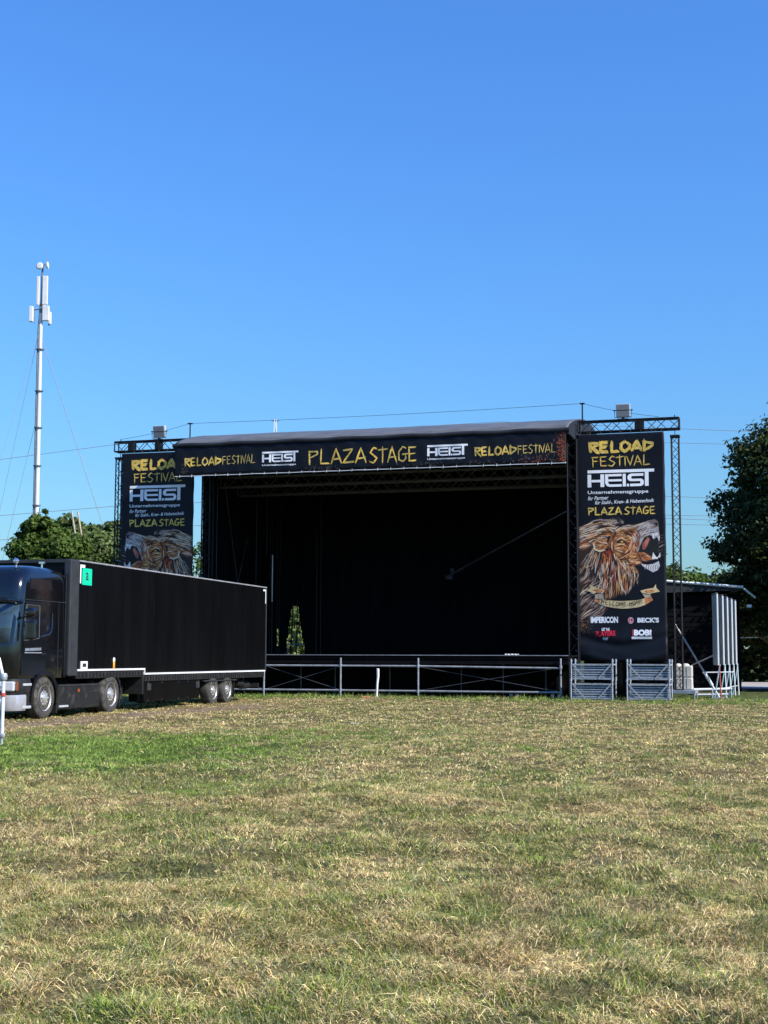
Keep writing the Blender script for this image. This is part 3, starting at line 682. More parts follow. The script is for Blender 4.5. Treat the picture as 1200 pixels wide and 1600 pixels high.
BOT = [[(330, 850), (250, 900), (180, 950), (120, 1000), (78, 1060)], [(360, 980), (280, 1040), (200, 1110), (130, 1180), (80, 1240)], [(400, 1100), (330, 1150), (260, 1200), (170, 1250), (85, 1310)], [(440, 1150), (410, 1200), (370, 1240), (320, 1280), (260, 1300)]]
l_hair(BOT, 150, [P_(CR, 1.6), P_(GY, 4), P_(DK, 7), P_(BR, 2), P_((.35, .22, .22), 2)], (6, 11), (.25, .55))
for i in range(190):
    x = 80 + abs(lr.normal(0, 75)); y = lr.uniform(1290, 1480); l_stroke([(x, y), (x + lr.uniform(-12, 12), y + lr.uniform(4, 12))], lr.uniform(3, 6), np.array(TN) * lr.uniform(.2, .8))
# head
l_poly([(490, 260), (560, 190), (700, 165), (800, 175), (930, 122), (1010, 106), (1058, 140), (1066, 210), (1000, 300), (880, 330), (830, 430), (815, 520), (860, 640), (760, 655), (640, 610), (540, 550), (480, 470), (430, 420)], (.27, .12, .045))
CHK = [[(760, 260), (680, 250), (620, 270), (560, 290), (505, 330)], [(770, 380), (700, 340), (640, 340), (580, 360), (505, 400)], [(790, 480), (740, 470), (690, 440), (620, 430), (515, 450)], [(830, 600), (760, 590), (690, 580), (620, 540), (515, 490)], [(860, 640), (760, 650), (690, 640), (620, 600), (540, 540)]]
l_hair(CHK, 210, [P_(TN, 4), P_((.80, .50, .22), 3), P_(OR_, 5), P_(DK, 5), P_(BR, 4), P_(RD, 2), P_(CR, 1.6)], (5, 11), (.14, .32))
l_hair([[(560, 205), (640, 215), (720, 235), (780, 250)], [(540, 260), (620, 280), (700, 290), (770, 300)]], 40, [P_(DK, 4), P_(OR_, 3), P_(BR, 3), P_(TN, 2)], (5, 9), (.25, .5))
l_hair([[(700, 270), (740, 340), (720, 420), (690, 480), (660, 520)], [(770, 270), (790, 350), (770, 430), (740, 490), (700, 560)]], 46, [P_(OR_, 4), P_(CR, 3), P_(BR, 3)], (6, 11), (.25, .45))
l_hair([[(930, 130), (800, 172), (650, 180), (560, 200), (500, 250)], [(820, 200), (720, 215), (640, 230), (570, 250), (520, 290)]], 60, [P_(GY, 4), P_(CR, 4), P_(DK, 4), P_(TN, 3)], (6, 11), (.18, .34))
l_poly([(770, 250), (830, 185), (930, 125), (1010, 106), (1052, 130), (1060, 200), (1072, 290), (1060, 340), (1040, 320), (1000, 345), (965, 285), (890, 315), (840, 420), (800, 505), (770, 420)], (.46, .39, .37))
l_hair([[(1040, 120), (960, 140), (880, 190), (800, 235), (765, 270)], [(1060, 200), (980, 210), (900, 250), (840, 320), (800, 420)], [(1000, 285), (930, 290), (870, 320), (830, 380), (815, 500)]], 120, [P_((.82, .76, .72), 4), P_(GY, 3), P_(DK, 2.4), P_(BR, 1)], (4, 9), (.13, .3))
l_hair([[(770, 270), (790, 330), (790, 420), (805, 500)], [(800, 240), (840, 300), (830, 380), (820, 460)]], 22, [P_(DK, 3), P_(OR_, 2), P_(BR, 2)], (5, 9), (.3, .6))
l_poly([(930, 130), (1010, 108), (1054, 136), (1056, 176), (1010, 178), (960, 160)], (.25, .19, .18)); l_poly([(1010, 150), (1050, 146), (1054, 186), (1034, 192)], DK)
# mouth
l_poly([(880, 335), (955, 290), (1000, 345), (1058, 345), (1066, 420), (1062, 500), (1000, 520), (985, 580), (920, 615), (845, 600), (812, 510), (836, 420)], DK)
l_poly([(862, 400), (930, 315), (958, 345), (925, 420), (890, 470), (862, 470)], (.40, .13, .10)); l_poly([(890, 380), (930, 330), (945, 360), (905, 430)], (.58, .25, .18))
l_poly([(815, 505), (880, 500), (960, 548), (985, 572), (930, 612), (860, 606)], (.48, .22, .11))
l_hair([[(820, 510), (860, 560), (900, 590), (950, 600), (980, 580)], [(830, 500), (880, 520), (930, 540), (960, 560), (985, 570)]], 26, [P_(OR_, 3), P_(DK, 3), P_(CR, 1)], (5, 9), (.2, .4))
for p in ([(985, 270), (1012, 285), (1004, 345), (988, 330)], [(1046, 318), (1074, 300), (1070, 374), (1056, 352)], [(990, 500), (1008, 530), (1032, 562), (980, 566)], [(1078, 498), (1076, 560), (1030, 572), (1052, 545)], [(975, 556), (1050, 558), (1045, 582), (980, 585)], [(1010, 280), (1050, 262), (1062, 292), (1020, 312)]): l_poly(p, (.84, .80, .76))
l_poly([(840, 640), (920, 650), (985, 640), (1056, 606), (1072, 660), (1045, 716), (985, 742), (920, 704), (862, 668)], (.62, .57, .56))
for i in range(12): x = 900 + i * 14; l_stroke([(x, 650 + (i % 3) * 6), (x - 12, 690), (x - 4, 715)], 6, DK if i % 2 else (.84, .80, .78))
for i in range(16): y = 300 + i * 17; l_stroke([(1050, y), (1100, y - 12 + lr.uniform(-9, 9)), (1130, y - 22 + lr.uniform(-12, 12))], 3.4, np.array(GY) * lr.uniform(.25, .8))
l_stroke([(1066, 440), (1100, 418), (1140, 402)], 6, CR)
l_hair(LOWG, 60, [P_((.93, .82, .70), 3), P_(DK, 3)], (4, 7), (.1, .22)); l_hair(TOPG, 40, [P_((.93, .82, .70), 3), P_(DK, 3)], (4, 7), (.12, .3)); l_hair(CHK, 36, [P_((.95, .76, .48), 3), P_(DK, 3)], (4, 7), (.08, .18))
# eye and ear
l_stroke([(540, 392), (590, 372), (650, 384), (690, 410)], 22, DK); l_poly([(596, 372), (622, 366), (632, 380), (610, 390)], (.80, .45, .12)); l_stroke([(540, 372), (600, 348), (670, 372)], 13, DK); l_stroke([(545, 356), (605, 332), (680, 358)], 9, CR); l_stroke([(560, 404), (610, 404), (670, 420)], 8, (.84, .60, .32))
l_hair([[(700, 470), (640, 500), (600, 540), (560, 560)], [(720, 560), (680, 600), (640, 610), (600, 590)]], 40, [P_(DK, 5), P_(RD, 2), P_(TN, 2)], (5, 10), (.3, .6))
l_hair([[(520, 250), (490, 330), (470, 420), (480, 500)], [(560, 250), (530, 330), (510, 420), (520, 500)]], 44, [P_(DK, 5), P_(BR, 3), P_(OR_, 2), P_(CR, 1.5)], (6, 11), (.25, .5))
th = np.linspace(0, 2 * PI, 24, endpoint=False)
l_poly([(262, 430), (268, 370), (310, 335), (380, 345), (440, 330), (420, 400), (430, 450), (390, 486), (330, 492), (285, 474)], (.50, .25, .10)); l_poly([(290, 430), (296, 380), (340, 360), (410, 372), (420, 420), (380, 458), (330, 462)], (.20, .07, .03))
l_stroke([(262, 400), (278, 470), (340, 492), (400, 476)], 16, (.84, .70, .50), tip=False)
for i in range(46): a = lr.uniform(PI * .5, PI * 1.75); l_stroke([(430 + lr.uniform(-15, 15), 410 + lr.uniform(-30, 30)), (375 + 20 * math.cos(a), 408 + 25 * math.sin(a)), (352 + 72 * math.cos(a), 410 + 62 * math.sin(a))], lr.uniform(5, 9), [DK, OR_, TN, BR, CR][i % 5])
l_hair([[(440, 440), (470, 480), (480, 540), (470, 600), (460, 640)], [(330, 510), (350, 540), (360, 570), (350, 610), (345, 650)]], 34, [P_(OR_, 4), P_(RD, 3), P_(DK, 3)], (7, 13), (.25, .5))

def bdisp(u, z):
    k = np.clip((3.0 - z) / 1.6, 0, 1)
    sag = k * (0.048 * math.sin(7.5 * (z - 0.16 * (u - 1.6) ** 2)) + 0.020 * math.sin(14 * z - 3.2 * abs(u - 1.6)))
    side = 0.012 * math.sin(z * 2.1 + u) + 0.02 * math.sin(1.4 * u + .5 * z)
    e = max(0, u - 2.5) * 0.02 * math.sin(4.2 * z - 3 * u)
    return sag + side + e
def tall_banner(s0, mirror, label):
    t = thing('tall_banner', label, 'banner', sw(s0, -0.23), SROT, 'tall black banners beside the stage')
    nu, nv = 32, 110; b = MB()
    vs = [(3.2 * i / nu + .006 * math.sin(j * .5) * (i in (0, nu)), bdisp(3.2 * i / nu, 1.38 + 8.32 * j / nv), 1.38 + 8.32 * j / nv + (.05 * math.sin(i * PI / nu) * -1 if j == 0 else 0)) for j in range(nv + 1) for i in range(nu + 1)]
    b.add(vs, [(j * (nu + 1) + i, j * (nu + 1) + i + 1, (j + 1) * (nu + 1) + i + 1, (j + 1) * (nu + 1) + i) for j in range(nv) for i in range(nu)])
    o = b.build('cloth', 'banner_vinyl', t, fix=False, smooth=True); md = o.modifiers.new('s', 'SOLIDIFY'); md.thickness = .006; md.offset = 1
    p = Print(bdisp)
    p.brush('RELOAD', .47, 2.78, 9.02, 9.40, .115, 0, 1, 3); p.brush('FESTIVAL', .56, 2.66, 8.50, 8.86, .040, 0, 1, 4)
    p.b.build('headline', ['yellow_print', 'pale_yellow_print'], t, fix=False)
    p = Print(bdisp); p.emblem(.40, 2.82, 7.73, 8.36); p.b.build('emblem', 'white_print', t, fix=False)
    p = Print(bdisp); p.text('Unternehmensgruppe', .40, 2.60, 7.44, 7.60, 0, .012)
    p.text('Ihr Partner', .40, 1.16, 7.25, 7.39, 0, .01, .02, .25); p.text('für Stahl-, Kran- & Hebetechnik', .66, 2.80, 7.07, 7.22, 0, .01, .02, .25)
    p.b.build('small_print', 'white_print', t, fix=False)
    p = Print(bdisp); p.brush('PLAZA', .40, 1.62, 6.70, 6.97, .052, 0, 1, 6); p.brush('STAGE', 1.72, 2.83, 6.70, 6.97, .042, 0, 1, 7)
    p.b.build('stage_name', ['yellow_print', 'pale_yellow_print'], t, fix=False)
    # lion
    H_, W_ = art.shape[:2]; jj, ii = np.mgrid[0:H_ + 1, 0:W_ + 1]
    zx = 62 + ii * PX; zy = 30 + jj * PX + (zx - 600) * .018
    U = (zx - 62) / 1084 * 3.2; Zz = 6.70 - (zy - 46) * .003035
    if mirror: U = 3.2 - U
    on = alp > .3; cc = np.where(alp[..., None] > .01, art, 0.015); cc = np.clip(cc, 0, 1) ** 1.18
    pad = np.pad(cc, ((0, 1), (0, 1), (0, 0)), mode='edge')
    Yd = np.vectorize(bdisp)(U, Zz) - 0.007
    idv = np.arange((H_ + 1) * (W_ + 1)).reshape(H_ + 1, W_ + 1)
    qd = np.stack([idv[:-1, :-1], idv[1:, :-1], idv[1:, 1:], idv[:-1, 1:]], -1)[on & (U[:-1, :-1] > .01) & (U[:-1, :-1] < 3.19)]
    if mirror: qd = qd[:, ::-1]
    np_mesh('lion_picture', np.stack([U, Yd, Zz], -1).reshape(-1, 3), np.ascontiguousarray(qd), None, np.clip(pad, .012, 1).reshape(-1, 3), 'art_print', t)
    # scroll
    def cv(zx, zy): zy = zy + (zx - 600) * .018; return ((zx - 62) / 1084 * 3.2, 6.70 - (zy - 46) * .003035)
    p = Print(bdisp, .016)
    band_t = [(268, 1058), (330, 1066), (400, 1074), (500, 1084), (600, 1086), (700, 1082), (800, 1072), (880, 1050), (960, 1030)]
    band_b = [(258, 1086), (320, 1124), (400, 1152), (500, 1170), (600, 1178), (700, 1172), (800, 1158), (890, 1128), (980, 1072)]
    for a in range(8):
        edge = a in (0, 7); p.poly([cv(*band_t[a]), cv(*band_t[a + 1]), cv(*band_b[a + 1]), cv(*band_b[a])], 1 if edge else 0)
    p.poly([cv(*q_) for q_ in [(165, 965), (215, 930), (205, 893), (290, 930), (385, 962), (372, 990), (290, 985), (250, 1008), (225, 985)]], 0)
    p.poly([cv(*q_) for q_ in [(240, 960), (300, 940), (370, 968), (360, 984), (290, 978)]], 1)
    p.poly([cv(*q_) for q_ in [(830, 962), (900, 942), (990, 925), (1018, 880), (1020, 922), (1065, 970), (985, 985), (940, 1000), (845, 985)]], 0)
    p.poly([cv(*q_) for q_ in [(880, 962), (950, 948), (1010, 960), (980, 982), (900, 984)]], 1)
    p.poly([cv(*q_) for q_ in [(270, 1010), (372, 992), (382, 1072), (335, 1066), (272, 1058)]], 2); p.poly([cv(*q_) for q_ in [(845, 990), (945, 1000), (962, 1030), (885, 1050), (868, 1020)]], 2)
    p.b.build('scroll', ['scroll_gold', 'scroll_orange', 'scroll_shade'], t, fix=False)
    p = Print(bdisp, .031); u0, z0 = cv(345, 1124); u1, _ = cv(870, 1124); zc = cv(600, 1150)[1]
    txt = 'WELCOME HOME'; tot = sum(ADV.get(c, .74) for c in txt); x = 0
    for c in txt:
        a = ADV.get(c, .74); uu = u0 + (u1 - u0) * x / tot; mid = uu + .06 - (u0 + u1) / 2
        p.brush(c, uu, uu + (u1 - u0) * a / tot * .8, zc + .13 * (mid / .75) ** 2, zc + .13 * (mid / .75) ** 2 + .15, .022, streak=False, seed=ord(c)); x += a
    p.b.build('scroll_lettering', 'ink_print', t, fix=False)
    # sponsors
    p = Print(bdisp)
    p.text('IMPERICON', .45, 1.44, 2.75, 2.98, 0, .05); p.text("BECK'S", 2.14, 2.91, 2.76, 2.94, 0, .045)
    th_ = [(1.90 + .105 * math.cos(a), 2.84 + .12 * math.sin(a)) for a in th]; p.poly(th_, 2); p.poly([(1.83, 2.78), (1.97, 2.82), (1.97, 2.90), (1.83, 2.87)], 1); p.poly([(1.86, 2.855), (1.885, 2.855), (1.90, 2.80), (1.878, 2.80)], 0)
    p.text('LET THE', .85, 1.13, 2.47, 2.57, 0, .03); p.text('PLAYERS', .62, 1.34, 2.25, 2.45, 1, .04, .05); p.text('PLAY', .89, 1.08, 2.13, 2.23, 0, .03)
    p.text('BOB!', 2.01, 2.64, 2.29, 2.51, 0, .06); p.rect(1.95, 1.985, 2.29, 2.51, 1); p.rect(1.93, 2.65, 2.17, 2.255, 0)
    p.b.build('sponsor_marks', ['white_print', 'red_print', 'pink_print'], t, fix=False)
    # eyelets and lashings along the top edge
    b = MB()
    for i in range(9): u = .12 + i * .37; b.tube((u, -.02, 9.66), (u + .03, .12, 9.88), .009, 5)
    b.build('lashing', 'black_steel', t)
    for e_ in range(18):
        z_ = 1.7 + e_ * .45; b = MB(); b.tube((.05, bdisp(.05, z_) - .012, z_), (-.13, .03, z_ + .05), .011, 5); b.build('side_tie', 'rail_galvanised', t)
    return t
mat('scroll_gold', (0.72, 0.54, 0.28), 0.6, var=0.25, scale=5, spec=.3); mat('scroll_orange', (0.60, 0.22, 0.08), 0.6, var=0.5, scale=7, spec=.3); mat('scroll_shade', (0.45, 0.33, 0.25), 0.6, var=0.5, scale=7, spec=.3)
tall_banner(7.5, False, 'tall black banner with roaring lion facing right, on the wing right of the stage')
tall_banner(-11.08, True, 'tall black banner with roaring lion facing left, partly hidden by the truck')

# ---- fascia banner across the front of the roof
def fdisp(u, z): return 0.014 * math.sin(u * 3.1) * (9.7 - z) + 0.008 * math.sin(u * 9 + z * 4)
fb = thing('fascia_banner', 'long black banner with yellow and white lettering hanging across the stage roof front', 'banner', sw(0, -1.66), SROT)
FB0, FB1, FZ0, FZ1 = -8.05, 7.34, 8.49, 9.66
nu, nv = 180, 8; b = MB()
def fz(i, j): return FZ0 + (FZ1 - FZ0) * j / nv + (.005 * abs(math.sin(i / nu * PI * 30)) if j == 0 else 0)
vs = [(FB0 + (FB1 - FB0) * i / nu, fdisp(FB0 + (FB1 - FB0) * i / nu, fz(i, j)), fz(i, j)) for j in range(nv + 1) for i in range(nu + 1)]
b.add(vs, [(j * (nu + 1) + i, j * (nu + 1) + i + 1, (j + 1) * (nu + 1) + i + 1, (j + 1) * (nu + 1) + i) for j in range(nv) for i in range(nu)])
o = b.build('cloth', 'banner_vinyl', fb, fix=False, smooth=True); md = o.modifiers.new('s', 'SOLIDIFY'); md.thickness = .006; md.offset = 1
p = Print(fdisp)
p.brush('RELOAD', -7.64, -6.12, 8.88, 9.19, .066, 0, 1, 13); p.brush('FESTIVAL', -6.06, -4.68, 8.90, 9.22, .028, 1, None, 14)
p.b.build('festival_lettering', ['yellow_print', 'pale_yellow_print'], fb, fix=False); p = Print(fdisp)
p.brush('RELOAD', 3.96, 5.50, 8.86, 9.17, .066, 0, 1, 15); p.brush('FESTIVAL', 5.56, 6.95, 8.88, 9.18, .030, 1, 0, 16)
p.b.build('festival_lettering', ['yellow_print', 'pale_yellow_print'], fb, fix=False)
p = Print(fdisp); p.brush('PLAZA', -2.52, -.22, 8.76, 9.30, .062, 0, 1, 17); p.brush('STAGE', -.10, 1.74, 8.74, 9.30, .055, 0, 1, 18)
p.b.build('stage_name', ['yellow_print', 'pale_yellow_print'], fb, fix=False)
for e0, e1 in ((-4.40, -2.92), (2.16, 3.70)):
    p = Print(fdisp); p.emblem(e0, e1, 8.91, 9.32); p.b.build('emblem', 'white_print', fb, fix=False)
    p = Print(fdisp); p.text('Unternehmensgruppe', e0, e1 - .1, 8.75, 8.84, 0, .02); p.b.build('small_print', 'white_print', fb, fix=False)
p = Print(fdisp, .008); rr = random.Random(8)
for i in range(420):
    k = rr.random()
    if k < .45: u = FB1 - .04 - abs(rr.gauss(0, .16)); z = rr.uniform(8.55, 9.6); m = 0
    elif k < .7: u = 6.2 + rr.gauss(0, .6); z = 8.56 + abs(rr.gauss(0, .12)); m = rr.choice((0, 1))
    elif k < .8: u = -7.8 + abs(rr.gauss(0, .18)); z = rr.uniform(8.55, 9.0); m = 1
    else: u = rr.choice((-2.2, -1.6, 1.7, 2.6, 4.2)) + rr.gauss(0, .35); z = 8.55 + abs(rr.gauss(0, .09)); m = 1
    if not (FB0 + .03 < u < FB1 - .03 and z < 9.6): continue
    a = rr.uniform(0, PI); L = rr.uniform(.015, .06); ca, sa = math.cos(a), math.sin(a)
    p.poly([(u + ca * L, z + sa * L), (u - sa * L * .35, z + ca * L * .35), (u - ca * L, z - sa * L), (u + sa * L * .3, z - ca * L * .3)], m)
p.b.build('splatter', ['ember_print', 'dust_print'], fb, fix=False)
b = MB(); b.path([(FB0 + (FB1 - FB0) * i / 90, fdisp(FB0 + (FB1 - FB0) * i / 90, FZ0) - .01, FZ0 - .008 + .003 * math.sin(i * 1.05)) for i in range(91)], .014, 6); b.build('hem_rope', 'white_trim', fb)
b = MB()
for i in range(31): u = FB0 + .2 + i * .505; b.tube((u, -.012, FZ0 - .05), (u + .02, -.016, FZ0 + .05), .010, 5)
b.build('lashing', 'white_trim', fb)
# ------------------------------------------------------------------ truck (x: outward to the near side, y: rearward)
TROT = -R(14.8); TO = Vector((-8.0, 33.62, 0))
def tw(x, y, z=0.0): return TO + Vector((math.cos(TROT) * x - math.sin(TROT) * y, math.sin(TROT) * x + math.cos(TROT) * y, z))
def wheel(parent, x, y, r, wd, hub_out=True):
    side = 1 if x > -1.2 else -1
    b = MB(); b.lathe([(r * .60, -wd * .5), (r * .9, -wd * .5), (r * .975, -wd * .42), (r, -wd * .25), (r, wd * .25), (r * .975, wd * .42), (r * .93, wd * .5), (r * .80, wd * .53), (r * .66, wd * .50), (r * .60, wd * .44)], (0, 0, 0), 'x', 40)
    o = b.build('wheel', 'dusty_tyre', parent, smooth=True); o.location = (x, y, r)
    if side < 0: o.rotation_euler = (0, 0, PI)
    b = MB(); d = wd * .5
    b.lathe([(r * .62, d - .035), (r * .615, d + .004), (r * .58, d - .015), (r * .555, d - .06), (r * .53, d - .085), (r * .46, d - .06), (r * .36, d - .02), (r * .31, d - .005), (r * .24, d - .004), (r * .22, d + .022), (r * .15, d + .034), (r * .001, d + .036)], (0, 0, 0), 'x', 40)
    rim = b.build('rim', 'rim_metal', o, smooth=True)
    b = MB()
    for i in range(10):
        a = 2 * PI * i / 10; b.tube((d - .02, r * .31 * math.cos(a), r * .31 * math.sin(a)), (d + .016, r * .31 * math.cos(a), r * .31 * math.sin(a)), .016, 6)
    b.build('wheel_nuts', 'chrome', o)
    b = MB()
    for i in range(10):
        a = 2 * PI * (i + .5) / 10; c_ = Vector((d - .056, r * .445 * math.cos(a), r * .445 * math.sin(a)))
        b.tube(c_ - Vector((.004, 0, 0)), c_ + Vector((.016, 0, 0)), r * .072, 10)
    b.build('rim_hole_shade', 'chassis', o)  # dark discs on the rim paint the shade inside open holes
    return o
tr = thing('tractor_unit', 'black long-haul tractor unit with silver bumper coupled to the black trailer', 'truck', TO, TROT)
CX0, CX1 = -2.50, -0.04
def ring(z, yf, yb, ins, rf, rb, m=8):
    x0, x1 = CX0 + ins, CX1 - ins; pts = []
    for cx, cy, r, a0 in ((x1 - rf, yf + rf, rf, -90), (x1 - rb, yb - rb, rb, 0), (x0 + rb, yb - rb, rb, 90), (x0 + rf, yf + rf, rf, 180)):
        for i in range(m): a = R(a0 + 90 * i / (m - 1)); pts.append((cx + r * math.cos(a), cy + r * math.sin(a), z))
    return pts
secs = [(.97, -1.38, 1.0, .02, .22), (1.25, -1.42, 1.02, 0, .24), (1.70, -1.43, 1.02, 0, .24), (1.80, -1.42, 1.02, .0, .24), (2.25, -1.33, 1.02, 0, .24), (2.68, -1.24, 1.02, .01, .25), (2.76, -1.24, 1.02, .01, .26), (3.05, -1.21, 1.03, .02, .27), (3.28, -1.15, 1.04, .04, .30), (3.44, -1.04, 1.05, .07, .38), (3.54, -.92, 1.05, .13, .40), (3.605, -.70, 1.0, .24, .42), (3.63, -.35, .85, .42, .40)]
b = MB(); N = None
for k, (z, yf, yb, ins, rf) in enumerate(secs):
    pts = ring(z, yf, yb, ins, rf, .16 if ins < .3 else .2); N = len(pts); b.v.extend(pts)
    if k:
        for i in range(N): j = (i + 1) % N; b.f.append(((k - 1) * N + i, (k - 1) * N + j, k * N + j, k * N + i)); b.mi.append(0)
b.f.append(tuple(range(N))[::-1]); b.mi.append(0); b.f.append(tuple((len(secs) - 1) * N + i for i in range(N))); b.mi.append(0)
body = b.build('cab', 'truck_paint', tr, smooth=True)
# glazing and panels (a few millimetres proud of the body)
def side_panel(name, poly, m, parent, x0=CX1 + .001, th=.006, bevel=.0):
    b = MB(); b.prism(poly, lambda a, c, h: (h, a, c), x0, x0 + th); return b.build(name, m, parent, bevel=bevel)
door = side_panel('door', [(-1.15, 1.05), (-.02, 1.05), (.0, 2.74), (-1.0, 2.74), (-1.15, 2.0)], 'truck_paint', tr, th=.012, bevel=.005)
side_panel('window', [(-1.10, 1.84), (-.36, 1.90), (-.36, 2.67), (-.97, 2.67), (-1.09, 2.1)], 'dark_glass', door, CX1 + .0135)
b = MB(); fr = [(-1.10, 1.84), (-.36, 1.90), (-.36, 2.67), (-.97, 2.67), (-1.09, 2.1), (-1.10, 1.84)]
b.path([(CX1 + .016, a, c) for a, c in fr], .014, 6); b.build('window_frame', 'grey_steel', door)
b = MB(); b.tube((CX1 + .03, -.22, 1.52), (CX1 + .03, -.06, 1.55), .016, 8); b.build('door_handle', 'truck_plastic', door)
sw_pts = [(.26, 2.52), (.27, 2.36), (.26, 2.18), (.20, 2.06), (.08, 2.00), (-.12, 1.965), (-.32, 1.93)]
b = MB(); b.path([(CX1 + .016, a, c) for a, c in sw_pts], .02, 8, 0, [.012, .022, .030, .034, .030, .026, .018]); b.build('side_trim', 'truck_paint', tr, smooth=True)
side_panel('upper_window', [(-.80, 3.00), (.30, 3.00), (.26, 3.30), (-.72, 3.30)], 'dark_glass', tr, CX1 - .035, .014)
b = MB(); b.tube((CX1 - .045, -.78, 3.0), (CX1 - .045, .34, 3.0), .010, 6); b.build('upper_window_ledge', 'trailer_grey', tr)
b = MB(); b.tube((CX1 + .004, -1.0, 2.79), (CX1 + .004, .98, 2.79), .008, 6); b.tube((CX1 + .004, .62, 1.0), (CX1 + .004, .62, 2.79), .005, 6); b.build('panel_seam', 'trailer_grey', tr)
side_panel('side_fairing', [(.98, .98), (1.07, .98), (1.07, 3.50), (.99, 3.50)], 'truck_paint', tr, CX1 - .09, .08, .01)
b = MB(); rs = random.Random(4); u = -.98      # small worn name strip on the door (not readable in the photograph)
while u < -.22: l_ = rs.uniform(.02, .05); b.bb(CX1 + .0135, CX1 + .0165, u, u + l_, 1.60 + .03 * (u + 1), 1.665 + .03 * (u + 1)); u += l_ + .02
b.bb(CX1 + .0135, CX1 + .0165, -1.0, -.2, 1.555, 1.575); b.build('name_strip', 'slat_galvanised', door)
# windscreen: follows the front
b = MB(); vs = []
for z, yf in ((1.80, -1.42), (2.25, -1.33), (2.68, -1.24)):
    for i in range(17):
        x = CX0 + .055 + (CX1 - CX0 - .11) * i / 16; e = max(0, abs(x - (CX0 + CX1) / 2) - (1.23 - .245)) ; vs.append((x, yf - .014 + .245 - math.sqrt(max(0, .245 ** 2 - e ** 2)), z))
b.add(vs, [(j * 17 + i, j * 17 + i + 1, j * 17 + 18 + i, j * 17 + 17 + i) for j in range(2) for i in range(16)]); o = b.build('windscreen', 'windscreen', tr, fix=False, smooth=True)
md = o.modifiers.new('s', 'SOLIDIFY'); md.thickness = .01
b = MB(); b.path([(CX0 + .02, -1.12, 2.74), (CX0 + .22, -1.42, 2.77), (-1.27, -1.50, 2.79), (CX1 - .22, -1.42, 2.77), (CX1 - .02, -1.12, 2.74)], .055, 8); b.build('sun_visor', 'dark_glass', tr, smooth=True)
b = MB(); b.path([(CX0 + .25, -1.17, 3.02), (-1.27, -1.24, 3.04), (CX1 - .25, -1.17, 3.02)], .02, 6); b.build('roof_rail', 'chrome', tr)
for x in (-.42, -1.0, -1.55, -2.1):
    b = MB(); b.lathe([(.001, -.07), (.05, -.06), (.068, -.03), (.07, 0), (.05, .05), (.001, .08)], (x, -.80, 3.70), 'y', 20); b.tube((x, -.80, 3.5), (x, -.80, 3.62), .02, 6); b.build('roof_lamp', 'chrome', tr, smooth=True)
b = MB(); b.tube((-.3, .2, 3.6), (-.3, .2, 3.73), .02, 8); b.bb(-.37, -.23, .17, .23, 3.70, 3.75); b.build('roof_aerial', 'chrome', tr)
b = MB(); b.path([(CX0 + .35, -1.425, 1.35), (-1.27, -1.45, 1.35), (CX1 - .35, -1.425, 1.35)], .02, 6)
for z in (1.15, 1.25, 1.45, 1.55): b.path([(CX0 + .42, -1.42, z), (-1.27, -1.445, z), (CX1 - .42, -1.42, z)], .026, 6)
b.build('grille', 'truck_plastic', tr)
# bumper, headlamps, steps
def fringe(z0, z1, yf, yb, ins, rf, name, m):
    p0 = ring(z0, yf + .03, yb, ins + .02, rf, .05); p1 = ring(z0 + .06, yf, yb, ins, rf, .05); p2 = ring(z1 - .03, yf, yb, ins, rf, .05); p3 = ring(z1, yf + .03, yb, ins + .02, rf, .05)
    b = MB(); n = len(p0)
    for P in (p0, p1, p2, p3): b.v.extend(P)
    for k in range(3):
        for i in range(n): j = (i + 1) % n; b.f.append((k * n + i, k * n + j, (k + 1) * n + j, (k + 1) * n + i)); b.mi.append(0)
    b.f.append(tuple(range(n))[::-1]); b.f.append(tuple(3 * n + i for i in range(n))); b.mi += [0, 0]
    return b.build(name, m, tr, smooth=True)
fringe(.24, .60, -1.50, -.84, -.02, .30, 'bumper', 'bumper_silver'); fringe(.62, .965, -1.44, -.64, -.01, .28, 'lower_front', 'truck_plastic')
for x in (CX1 - .30, CX0 + .30):
    s_ = 1 if x > -1.2 else -1
    b = MB(); b.box((x, -1.36, .80), (.56, .24, .22), rot=Matrix.Rotation(R(10 * s_), 3, 'Z')); h = b.build('headlight', 'lamp_glass', tr, bevel=.03)
    b = MB(); b.box((x + .295 * s_, -1.25, .80), (.02, .16, .2), rot=Matrix.Rotation(R(10 * s_), 3, 'Z')); b.build('indicator', 'marker_orange', h, bevel=.006)
    b = MB(); b.lathe([(.07, 0), (.065, -.02), (.001, -.03)], (x - .05 * s_, -1.475, .79), 'y', 18); b.build('reflector', 'chrome', h, smooth=True)
    b = MB(); b.lathe([(.06, 0), (.055, -.02), (.001, -.03)], (x, -1.52, .46), 'y', 18); b.build('fog_lamp', 'lamp_glass', tr, smooth=True)
b = MB(); b.bb(CX1 - .02, CX1 + .035, -1.04, -.66, .80, .86); b.bb(CX1 - .02, CX1 + .035, -1.04, -.66, .28, .345); b.build('step', 'aluminium', tr, bevel=.012)
b = MB(); b.bb(CX1 - .3, CX1 - .02, -1.1, -.6, .36, .80); b.build('step_well', 'chassis', tr)
